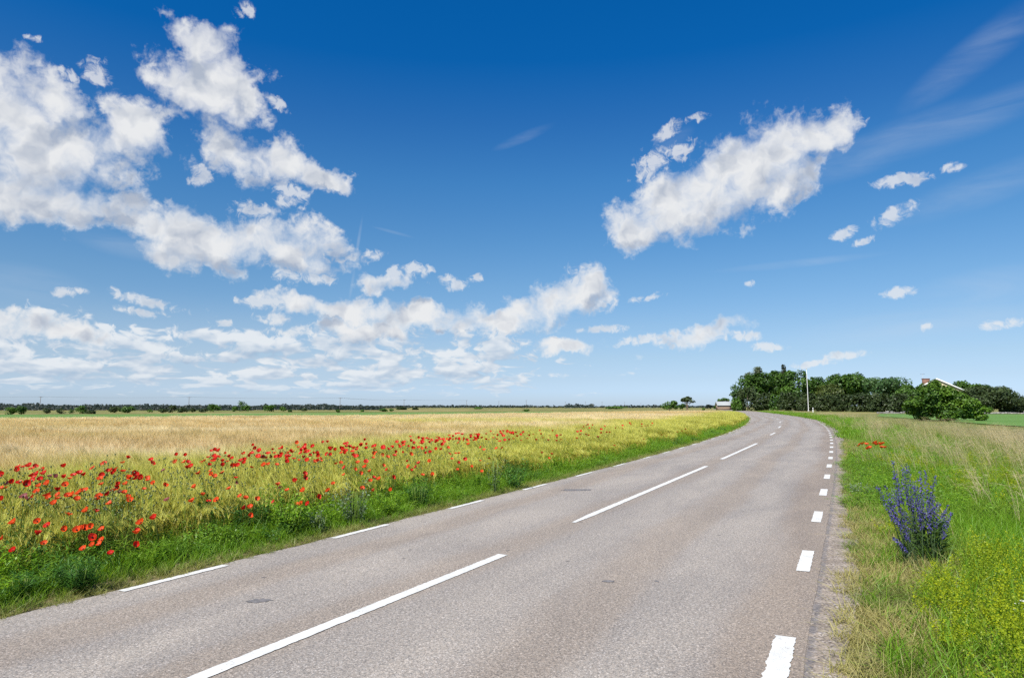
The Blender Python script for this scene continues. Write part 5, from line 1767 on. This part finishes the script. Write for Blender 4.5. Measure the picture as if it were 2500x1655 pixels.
C5 = [(158, 485), (115, 548), (155, 548), (122, 585), (285, 552), (265, 600), (415, 600), (460, 588), (520, 538), (555, 507), (45, 648), (75, 710), (75, 745), (105, 785), (205, 738), (320, 658), (355, 660), (540, 675), (670, 548), (715, 565), (685, 652), (730, 640), (835, 643), (870, 455), (900, 452), (870, 518), (840, 545), (880, 550), (805, 503), (965, 503), (950, 535), (1015, 498), (1030, 570), (950, 605), (1095, 590), (1067, 380), (1115, 505), (1160, 503), (1150, 560), (1205, 540), (1255, 507), (1305, 505), (1275, 607), (1340, 575), (1345, 600), (1415, 515), (1450, 525), (1518, 630), (1575, 618), (1615, 670), (1565, 450), (1580, 505), (1610, 480), (1675, 437), (1720, 455), (1765, 440), (1760, 460), (1720, 525), (1765, 622), (1865, 600), (1860, 665), (1800, 742), (1610, 758), (1735, 700), (1905, 720), (1948, 560), (1948, 430), (1965, 455), (1980, 500), (1950, 510), (2065, 518), (2115, 553), (2180, 445), (2210, 490), (2195, 535), (2260, 440), (2245, 415), (2305, 410), (2350, 430), (2300, 498), (2130, 465), (2065, 650), (2345, 605), (2360, 660), (2110, 700), (2010, 812), (1955, 792), (1910, 828), (2175, 792), (355, 793), (380, 845, 1), (280, 920), (840, 875), (875, 905, 1), (1155, 742), (1155, 797), (1045, 825), (1485, 858), (955, 938), (1140, 945), (1305, 1018), (595, 1040), (410, 1005), (475, 1035), (140, 1050), (45, 1060), (800, 1072), (1050, 1097), (1112, 1092), (1195, 1095), (520, 1140), (465, 1145), (525, 1230), (1430, 940), (1820, 915), (1950, 940), (2145, 928)]
C6 = [(15, 550), (55, 590), (60, 640), (108, 517), (105, 630), (130, 580), (140, 650), (180, 635), (258, 540), (305, 550), (300, 575), (345, 525), (378, 545), (385, 585), (435, 535), (460, 550), (545, 530), (565, 575), (615, 548), (670, 550), (675, 597), (710, 485), (705, 520), (740, 550), (790, 530), (835, 523), (885, 475), (885, 540), (915, 540), (973, 480), (1010, 535), (1070, 485), (1085, 440), (1125, 460), (1150, 545), (1200, 530), (1200, 480), (1230, 460), (1245, 503), (1290, 550), (1360, 525), (1385, 495), (1430, 478), (1465, 545), (1540, 518), (1520, 480), (1605, 548), (1620, 490), (1655, 440), (1700, 555), (1705, 520), (1750, 540), (1750, 490), (1935, 525), (1940, 455), (1975, 480), (2015, 390), (2045, 375), (2040, 480), (2070, 487), (2180, 512), (2215, 463), (2280, 455), (2315, 455), (240, 685), (180, 700), (368, 655), (445, 640), (460, 700), (530, 700), (570, 700), (490, 765), (640, 765), (565, 805), (825, 630), (860, 660), (1005, 643), (1075, 635), (920, 760), (815, 785), (720, 855), (555, 885), (150, 950), (265, 945), (105, 815), (75, 860), (15, 710), (230, 785), (20, 900), (835, 915), (1530, 695), (1610, 755), (1645, 710)]
C7 = [(45, 690), (85, 640), (160, 637), (195, 650), (355, 622), (315, 672), (430, 610), (465, 612), (540, 558), (630, 562), (130, 540), (740, 515), (880, 535), (920, 530), (960, 528), (1000, 520), (1195, 655), (1135, 645), (1335, 605), (1395, 595), (1440, 570), (905, 700), (525, 780)]
PX = [(a[0] / 4.738, 1000 + a[1] / 4.738, len(a) > 2) for a in C4] + [(a[0] / 3.872, 1250 + a[1] / 3.872, False) for a in C4B] + [(500 + a[0] / 4.738, 1000 + a[1] / 4.738, len(a) > 2) for a in C5] \
    + [(1000 + a[0] / 4.738, 960 + a[1] / 4.738, False) for a in C6] + [(1400 + a[0] / 5.264, 940 + a[1] / 5.264, False) for a in C7]


def on_crop(px, py):
    """where the sight line through a photograph pixel meets the tops of the plants on the left"""
    d = ray(px, py)
    t = np.linspace(3.5, 140, 6000)
    t = 3.5 * (140 / 3.5) ** np.linspace(0, 1, 4000)
    x, y, z = d[0] / d[1] * t, t, EYE + d[2] / d[1] * t
    s = left_s(x, y)
    hit = np.nonzero((s > -0.05) & (z < crop_h(np.maximum(s, 0)) * 1.08 + 0.07))[0]
    if not len(hit):
        return None
    i = hit[0]
    return x[i], y[i], max(0.12, z[i]), s[i]


pop = []
for (px, py, fad) in PX:
    q = on_crop(px, py)
    if q is not None:
        pop.append((*q, px, py, fad))
pop.sort(key=lambda a: a[1])
GP = 'red poppies in the barley'
masters = {}


def make_poppy(me, parts, name='poppy'):
    if parts:
        o = empty(name, (0, 0, 0))
        p_ = bpy.data.objects.new('petals', me)
        COL.objects.link(p_)
        p_.parent = o
        c_ = bpy.data.objects.new('seed_centre', CEN)
        COL.objects.link(c_)
        c_.parent = o
        s_ = bpy.data.objects.new('stem', STEMS[len(masters) % 3])
        COL.objects.link(s_)
        s_.parent = o
    else:
        o = bpy.data.objects.new(name, me)
        COL.objects.link(o)
    return o


# labels for the poppies that stand out
SPECIAL = {
    (160 / 4.738, 1000 + 1312 / 4.738): 'largest red poppy, alone in green barley near the left photo edge',
    (1000 / 4.738, 1000 + 1175 / 4.738): 'left one of two level red poppies below the dense red cluster',
    (1105 / 4.738, 1000 + 1183 / 4.738): 'right one of two level red poppies below the dense red cluster',
    (1040 / 4.738, 1000 + 1357 / 4.738): 'bright red poppy just right of a tight row of three, near the verge',
    (890 / 4.738, 1000 + 1395 / 4.738): 'leftmost flower of a tight row of three red poppies near the verge',
    (1775 / 4.738, 1000 + 1268 / 4.738): 'lone orange red poppy above the green verge, a quarter from the left',
    (620 / 4.738, 1000 + 1095 / 4.738): 'full red poppy standing lowest below the big left cluster',
    (1473 / 4.738, 1000 + 565 / 4.738): 'red poppy standing highest on the left, against tan barley',
    (525 / 4.738 + 500, 1000 + 1230 / 4.738): 'lone orange poppy deepest in the green verge weeds',
    (955 / 4.738 + 500, 1000 + 938 / 4.738): 'large orange red poppy at the lower rim of yellow green barley',
    (1067 / 4.738 + 500, 1000 + 380 / 4.738): 'single red poppy alone in tan barley above the poppy band',
    (540 / 4.738 + 500, 1000 + 675 / 4.738): 'big red poppy at the lower side of the band, backed by pale barley',
    (150 / 4.738 + 1000, 960 + 950 / 4.738): 'orange poppy above the dark weed bush by the road',
    (1275 / 4.738, 1000 + 1090 / 4.738): 'small red poppy alone below the right part of the left cluster',
    (125 / 3.872, 1250 + 368 / 3.872): 'red poppy lowest of all at the left photo edge, above the verge',
    (415 / 3.872, 1250 + 300 / 3.872): 'red poppy low in the grass left of the small orange cluster',
    (1290 / 3.872, 1250 + 203 / 3.872): 'tall narrow red poppy above a flat one at the verge rim',
    (1285 / 3.872, 1250 + 320 / 3.872): 'flat orange red poppy on the rim of the green verge',
    (2145 / 4.738 + 500, 1000 + 928 / 4.738): 'red orange poppy beside the dark weed bush, nearest its top left',
    (640 / 4.738 + 1000, 960 + 765 / 4.738): 'brightest orange poppy above the right verge end of green weeds',
}
zones = [('red poppy low in the green weeds beside the road', lambda s, y, px: s < 1.7),
         ('red poppy in yellow green barley below the main poppy band', lambda s, y, px: s < 2.9),
         ('red poppy of the dense cluster at the left photo edge', lambda s, y, px: px < 200),
         ('red poppy of the left half of the band, right of the edge cluster', lambda s, y, px: px < 620),
         ('red poppy of the band in the middle distance', lambda s, y, px: px < 1000),
         ('small red poppy of the far part of the band', lambda s, y, px: px < 1260),
         ('tiny red poppy near the far end of the band, towards the bend', lambda s, y, px: True)]
stuffmb = MB()
nth = 0
ONEMESH = {}
for i, (x, y, z, s, px, py, fad) in enumerate(pop):
    fl = FADED[i % 2] if fad else (FLOW[[3, 4][i % 2]] if (s < 1.9 and i % 3) else FLOW[[0, 1, 2, 5, 6, 7, 0, 3][i % 8]])
    tilt = (RNG.normal(0.5, .3), RNG.normal(0, .32))
    rz = RNG.normal(0, .5)
    sc = RNG.uniform(0.86, 1.2) * np.interp(y, [4.5, 7, 12, 30, 60], [0.72, 0.90, 0.92, 1.20, 1.8])
    if nth < 286:
        parts = y < 13
        key = (fl.name, parts)
        if key not in masters:
            masters[key] = o = make_poppy(fl, parts)
            o.location, o.rotation_euler, o.scale = (x, y, z), (tilt[0], tilt[1], rz), (sc,) * 3
        else:
            o = dup(masters[key], (x, y, z), rz, sc, tilt)
        lab = None
        for (a, b), l in SPECIAL.items():
            if abs(a - px) < 0.5 and abs(b - py) < 0.5:
                lab = l
        if lab is None and fad:
            lab = 'faded mauve poppy with crumpled petals among the red ones'
        if lab is None:
            lab = next(l for l, f in zones if f(s, y, px))
        tag(o, lab, 'poppy', lab if False else GP)
        nth += 1
    else:
        me = fl
        v = np.empty(len(me.vertices) * 3, np.float32)
        me.vertices.foreach_get('co', v)
        v = v.reshape(-1, 3) * sc + np.array([x, y, z])
        q = np.array([p.vertices[:] for p in me.polygons])
        stuffmb.add(v, q, h=0.6, r=RNG.random())
rgp = np.random.default_rng(4)
more = [p for p in pop if p[1] > 9 and p[3] > 1.8]
for i in range(150):                 # smaller ones between them, farther back in the band
    x, y, z, s, px, py, fad = more[rgp.integers(0, len(more))]
    x, y = x + rgp.normal(0, .5), y + rgp.normal(0, .7)
    fl = FLOW[i % len(FLOW)]
    v = np.empty(len(fl.vertices) * 3, np.float32)
    fl.vertices.foreach_get('co', v)
    v = v.reshape(-1, 3) * (0.85 + y * 0.015) * rgp.uniform(.8, 1.1)
    a = rgp.normal(.5, .3)
    v = np.stack([v[:, 0], v[:, 1] * math.cos(a) - v[:, 2] * math.sin(a), v[:, 1] * math.sin(a) + v[:, 2] * math.cos(a)], 1) + np.array([x, y, 0.80 + rgp.normal(0, .03)])
    stuffmb.add(v, np.array([p.vertices[:] for p in fl.polygons]), h=0.6, r=rgp.random())
print('poppies', len(pop), nth)
tag(stuffmb.build('poppy_flowers', [RED]), 'small red dots of poppies in the back of the band and towards the field end', 'poppies', None, 'stuff')

# poppy stalks, buds and pods standing in the poppy band
mb = MB()
for i in range(5):
    pass
PP = []
for i in range(4):
    mb = MB()
    b = disc(7, 0.12)
    h_ = 0.74 * RNG.uniform(0.75, 1.05, 7)
    le = leanvec(7, (0, 0), 0.06)
    up = np.array([0, 0, 1.0])
    mb.strips(b, up * h_[:, None], le, np.full(7, 0.005), 3, ([0, 1], [1, .8]), r=np.zeros(7))
    top = b + up * h_[:, None] + le
    for t_ in top:
        mb.tube([t_, t_ + up * 0.008, t_ + up * 0.018, t_ + up * 0.021], [0.003, 0.008, 0.009, 0.007], 6, mi=1)
    for k in range(9):
        f = RNG.uniform(0.1, 0.75, 7)
        q = b + (up * h_[:, None]) * f[:, None] + le * (f ** 2)[:, None]
        d = RNG.normal(0, 1, (7, 3))
        d[:, 2] = np.abs(d[:, 2]) * 0.5
        d /= np.linalg.norm(d, axis=1)[:, None]
        mb.strips(q, d * 0.085, -up * 0.02 * np.ones((7, 1)), np.full(7, 0.013), 2, r=np.ones(7) * .3, h0=0.2, h1=.8)
    PP.append(mb.build('poppy_stalks', [STEM, PODM], link=False))
pts, sc_ = [], []
for (x, y, z, s, px, py, fad) in pop:
    for k in range(1):
        xx, yy = x + RNG.normal(0, .25), y + RNG.normal(0, .25)
        if s < 1.0 or float(left_s(np.array([xx]), np.array([yy]))[0]) < 0.6:
            continue
        pts.append((xx, yy, 0))
        sc_.append(max(0.4, (z / 0.74) * RNG.uniform(0.9, 1.03)))
n = len(pts)
scatter('poppy_weeds', np.array(pts), PP, spin(n, .06), np.stack([np.ones(n), np.ones(n), np.array(sc_)], 1), label='green poppy stalks with buds and pods in the poppy band', cat='weeds')

# poppies on the right verge
CRP = [(405, 390), (437, 380), (480, 382), (510, 425), (560, 375), (575, 368), (585, 385), (620, 385), (655, 372), (640, 420), (675, 418), (495, 430)]
for i, (a, b) in enumerate(CRP):
    px, py = 2000 + a / 4.48, 1000 + b / 4.48
    D_ = 14.2 + RNG.uniform(-.35, .35)
    z = height(py, D_)
    key = (FLOW[3 + i % 2].name, True)
    if key not in masters:
        masters[key] = make_poppy(FLOW[3 + i % 2], True)
        o = masters[key]
        o.location, o.scale = (at(px, D_), D_, z), (1.2,) * 3
    else:
        o = dup(masters[key], (at(px, D_), D_, z), RNG.uniform(0, 6), 1.25, (RNG.normal(0.3, .25), RNG.normal(0, .25)))
    tag(o, 'orange red poppy of the small group on the right roadside verge', 'poppy', 'poppies on the right verge')

# ------------------------------------------------------------------ the blue flowering plant on the right verge
BLUE = petal_mat('bugloss_blue', (0.070, 0.068, 0.260), (0.145, 0.100, 0.370), 0.3)
GREYG = plant('bugloss_green', (0.050, 0.090, 0.030), (0.110, 0.170, 0.075), (0.085, 0.130, 0.055), trans=0.25)


def spike(h, lean, frac, seed):
    """one flowering stem: hairy grey green stalk, narrow leaves, dense cymes of blue florets on its upper part"""
    rg = np.random.default_rng(seed)
    mb = MB()
    up = np.array([0, 0, 1.0])
    lean = np.array([lean[0], lean[1], 0])

    def pt(f):
        f = np.asarray(f, float)[..., None]
        return up * h * f + lean * (0.45 * f + 0.55 * f ** 2)
    mb.tube(pt(np.linspace(0, 1, 8)), np.linspace(0.0065, 0.003, 8), 5, mi=1)
    n = 30
    f = rg.uniform(0.04, 1 - frac * 0.6, n)
    d = rg.normal(0, 1, (n, 3))
    d[:, 2] = rg.uniform(0.1, 0.9, n)
    d /= np.linalg.norm(d, axis=1)[:, None]
    mb.strips(pt(f), d * rg.uniform(0.04, 0.09, n)[:, None], -up * 0.015 * np.ones((n, 1)), np.full(n, 0.010), 2, r=rg.random(n), h0=.3, h1=1.0, mi=1)
    nf = int(120 * frac / 0.5)
    f = 1 - frac * rg.random(nf) ** 0.9
    wid = 0.026 * np.interp((1 - f) / frac, [0, 0.15, 0.6, 1.0], [0.35, 0.8, 1.0, 0.7])
    a = rg.uniform(0, 6.28, nf)
    off = np.stack([np.cos(a), np.sin(a), rg.normal(0.2, .3, nf)], 1)
    c_ = pt(f) + off * (wid * rg.uniform(0.4, 1.15, nf))[:, None]
    half = rg.random(nf)
    mb.leaves(c_, off + rg.normal(0, .4, off.shape), rg.uniform(0.011, 0.019, nf), 0.85, r=np.clip(half, 0, 1), h=0.6, mi=0)
    ng = nf // 2
    k = rg.integers(0, nf, ng)
    mb.leaves(pt(f[k]) + off[k] * (wid[k] * 0.55)[:, None], off[k] + rg.normal(0, .5, (ng, 3)), rg.uniform(0.012, 0.02, ng), 0.5, r=rg.random(ng), h=.6, mi=1)
    return mb


bl = empty('bugloss_plant', (at(2246, 6.75), 6.75, 0))
tag(bl, 'tall bushy wild plant with many dark blue flower spikes on the right verge', 'plant')
rg = np.random.default_rng(3)
# spike tips as seen: px, py, depth offset
TIPS = [(2180, 1124), (2202, 1135), (2214, 1130), (2138, 1185), (2158, 1185), (2172, 1188), (2183, 1150), (2200, 1172), (2226, 1172), (2232, 1175), (2245, 1150), (2257, 1148), (2281, 1158), (2247, 1205), (2269, 1200), (2275, 1205), (2260, 1215),
        (2285, 1225), (2296, 1247), (2308, 1234), (2315, 1250), (2190, 1235), (2210, 1205), (2220, 1215), (2172, 1240), (2240, 1240), (2255, 1250), (2195, 1265), (2205, 1250), (2165, 1225), (2232, 1225), (2280, 1265)]
for i, (px, py) in enumerate(TIPS):
    px -= 12
    D_ = 6.75 + rg.uniform(-.28, .34)
    tx, tz = at(px, D_), height(py, D_)
    bx_ = at(2246, 6.75) + (tx - at(2246, 6.75)) * 0.50 + rg.normal(0, .03)
    by_ = 6.75 + (D_ - 6.75) * 0.5
    spike(tz, (tx - bx_, D_ - by_), rg.uniform(0.36, 0.52), 200 + i).build('flower_spike', [BLUE, GREYG], bl, (bx_ - bl.location.x, by_ - 6.75, 0))
mb = MB()
n = 260
a = RNG.uniform(0, 6.28, n)
d = np.stack([np.cos(a), np.sin(a), RNG.uniform(0.3, 1.4, n)], 1)
mb.strips(np.stack([np.cos(a), np.sin(a), np.zeros(n)], 1) * RNG.uniform(0, .16, n)[:, None] + np.array([0, 0, 1.0]) * RNG.uniform(0, .42, n)[:, None], d * RNG.uniform(.07, .15, n)[:, None], np.array([0, 0, -.05]) * np.ones((n, 1)), RNG.uniform(0.012, 0.022, n), 3)
mb.build('leaves', [plant('bugloss_leaf', (0.05, 0.11, 0.02), (0.15, 0.27, 0.06), (0.12, 0.22, 0.05))], bl)
for i, (px, py, lx) in enumerate([(2160, 1312, -.20), (2156, 1255, -.25)]):   # two drooping outer spikes
    D_ = 6.5
    o = spike(height(py, D_) * 1.0, (lx, 0), 0.45, 400 + i).build('flower_spike', [BLUE, GREYG], bl, (at(px, D_) - lx - bl.location.x, D_ - 6.75, 0))

# ------------------------------------------------------------------ single weeds one can tell apart on the left verge


def weed(name, label, px, pbase, ptop, wpx, mat, feather, cat='weed', leaf=0.035, stems=34, per=26):
    # stand on the ground where the base is seen, or would be
    x, y = P(px, pbase)
    h_ = height(ptop, y)
    w_ = wpx / F * y
    o = empty(name, (x, y, 0))
    tag(o, label, cat, 'single weeds on the left verge' if px < 1800 else None)
    mb = leafy(stems, w_ * 0.5, h_, leaf, per, feather=feather, spread=0.22)
    mb.build('foliage', [mat], o)
    mb = MB()
    for k in range(9):
        a = RNG.uniform(0, 6.28)
        r_ = w_ * 0.28 * RNG.random() ** .5
        mb.tube([(r_ * .6 * math.cos(a), r_ * .6 * math.sin(a), 0), (r_ * math.cos(a), r_ * math.sin(a), h_ * .4), (r_ * 1.3 * math.cos(a), r_ * 1.3 * math.sin(a), h_ * .8)], [0.006, 0.005, 0.003], 5)
    mb.build('stem', [STEM], o)
    return o


weed('feathery_weed', 'big dark feathery weed clump on the verge, lower left', 190, 1446, 1366, 108, DARKW, True, stems=60, per=30)
weed('feathery_weed', 'second dark feathery clump left of the biggest one, at the photo edge', 52, 1466, 1400, 62, DARKW, True, stems=26, per=26)
weed('mugwort_plant', 'upright grey green mugwort with pale tips and bare brownish foot', 866, 1282, 1178, 62, GREY, False, 'plant', 0.030, 22, 30)
weed('mugwort_plant', 'low pale grey weed with whitish tips left of the upright mugwort', 780, 1302, 1244, 50, GREY, False, 'plant', 0.028, 14, 22)
weed('dark_weed', 'round dark green weed bush close to the asphalt in mid verge', 1022, 1242, 1174, 62, DARKW, True, stems=50, per=30)
weed('mugwort_plant', 'slim grey green mugwort standing right of the dark weed bush', 1208, 1206, 1105, 26, GREY, False, 'plant', 0.03, 10, 26)
weed('dark_weed', 'low dark weed at the asphalt rim right of the slim mugwort', 1256, 1194, 1150, 60, DARKW, False, leaf=0.04, stems=26, per=22)
weed('dark_weed', 'bright leafy weed hump on the verge between the two dark ones', 700, 1310, 1215, 110, LUSH, False, leaf=0.04, stems=44, per=26)
weed('grey_weed', 'low grey green weed at the gravel rim left of the blue flowering plant', 2104, 1218, 1176, 44, GREY, False, 'plant', 0.03, 20, 22)
weed('lush_weed', 'low bright green weed clump below the poppies on the right verge', 2092, 1128, 1096, 60, LUSH, False, 'plant', 0.045, 30, 22)

# yarrow on the lower right
WHITEF = simple('white_florets', (0.72, 0.72, 0.64), 0.8, 0.1, 0.08, 80)
ya = empty('yarrow_plant', (at(2452, 4.75), 4.75, 0))
tag(ya, 'white flowering yarrow with flat heads in the grass at the lower right', 'plant')
for (px, py) in [(2446, 1473), (2458, 1466), (2470, 1472), (2436, 1486), (2466, 1486), (2480, 1460), (2432, 1500)]:
    D_ = 4.75 + RNG.uniform(-.1, .1)
    zz = height(py, D_)
    xx = at(px, D_) - ya.location.x
    mb = MB()
    mb.tube([(xx * .5, 0, 0), (xx * .9, D_ - 4.75, zz * .6), (xx, D_ - 4.75, zz)], [0.003, 0.0025, 0.002], 5)
    st = mb.build('stem', [STEM], ya)
    mb = MB()
    n = 40
    b = disc(n, 0.017)
    b[:, 2] = zz + 0.003 - (b[:, 0] ** 2 + b[:, 1] ** 2) * 9
    b[:, 0] += xx
    b[:, 1] += D_ - 4.75
    mb.leaves(b, np.array([0, 0, 1.0]) + RNG.normal(0, .3, (n, 3)), RNG.uniform(.005, .009, n), 0.9)
    mb.build('flower_head', [WHITEF], ya)
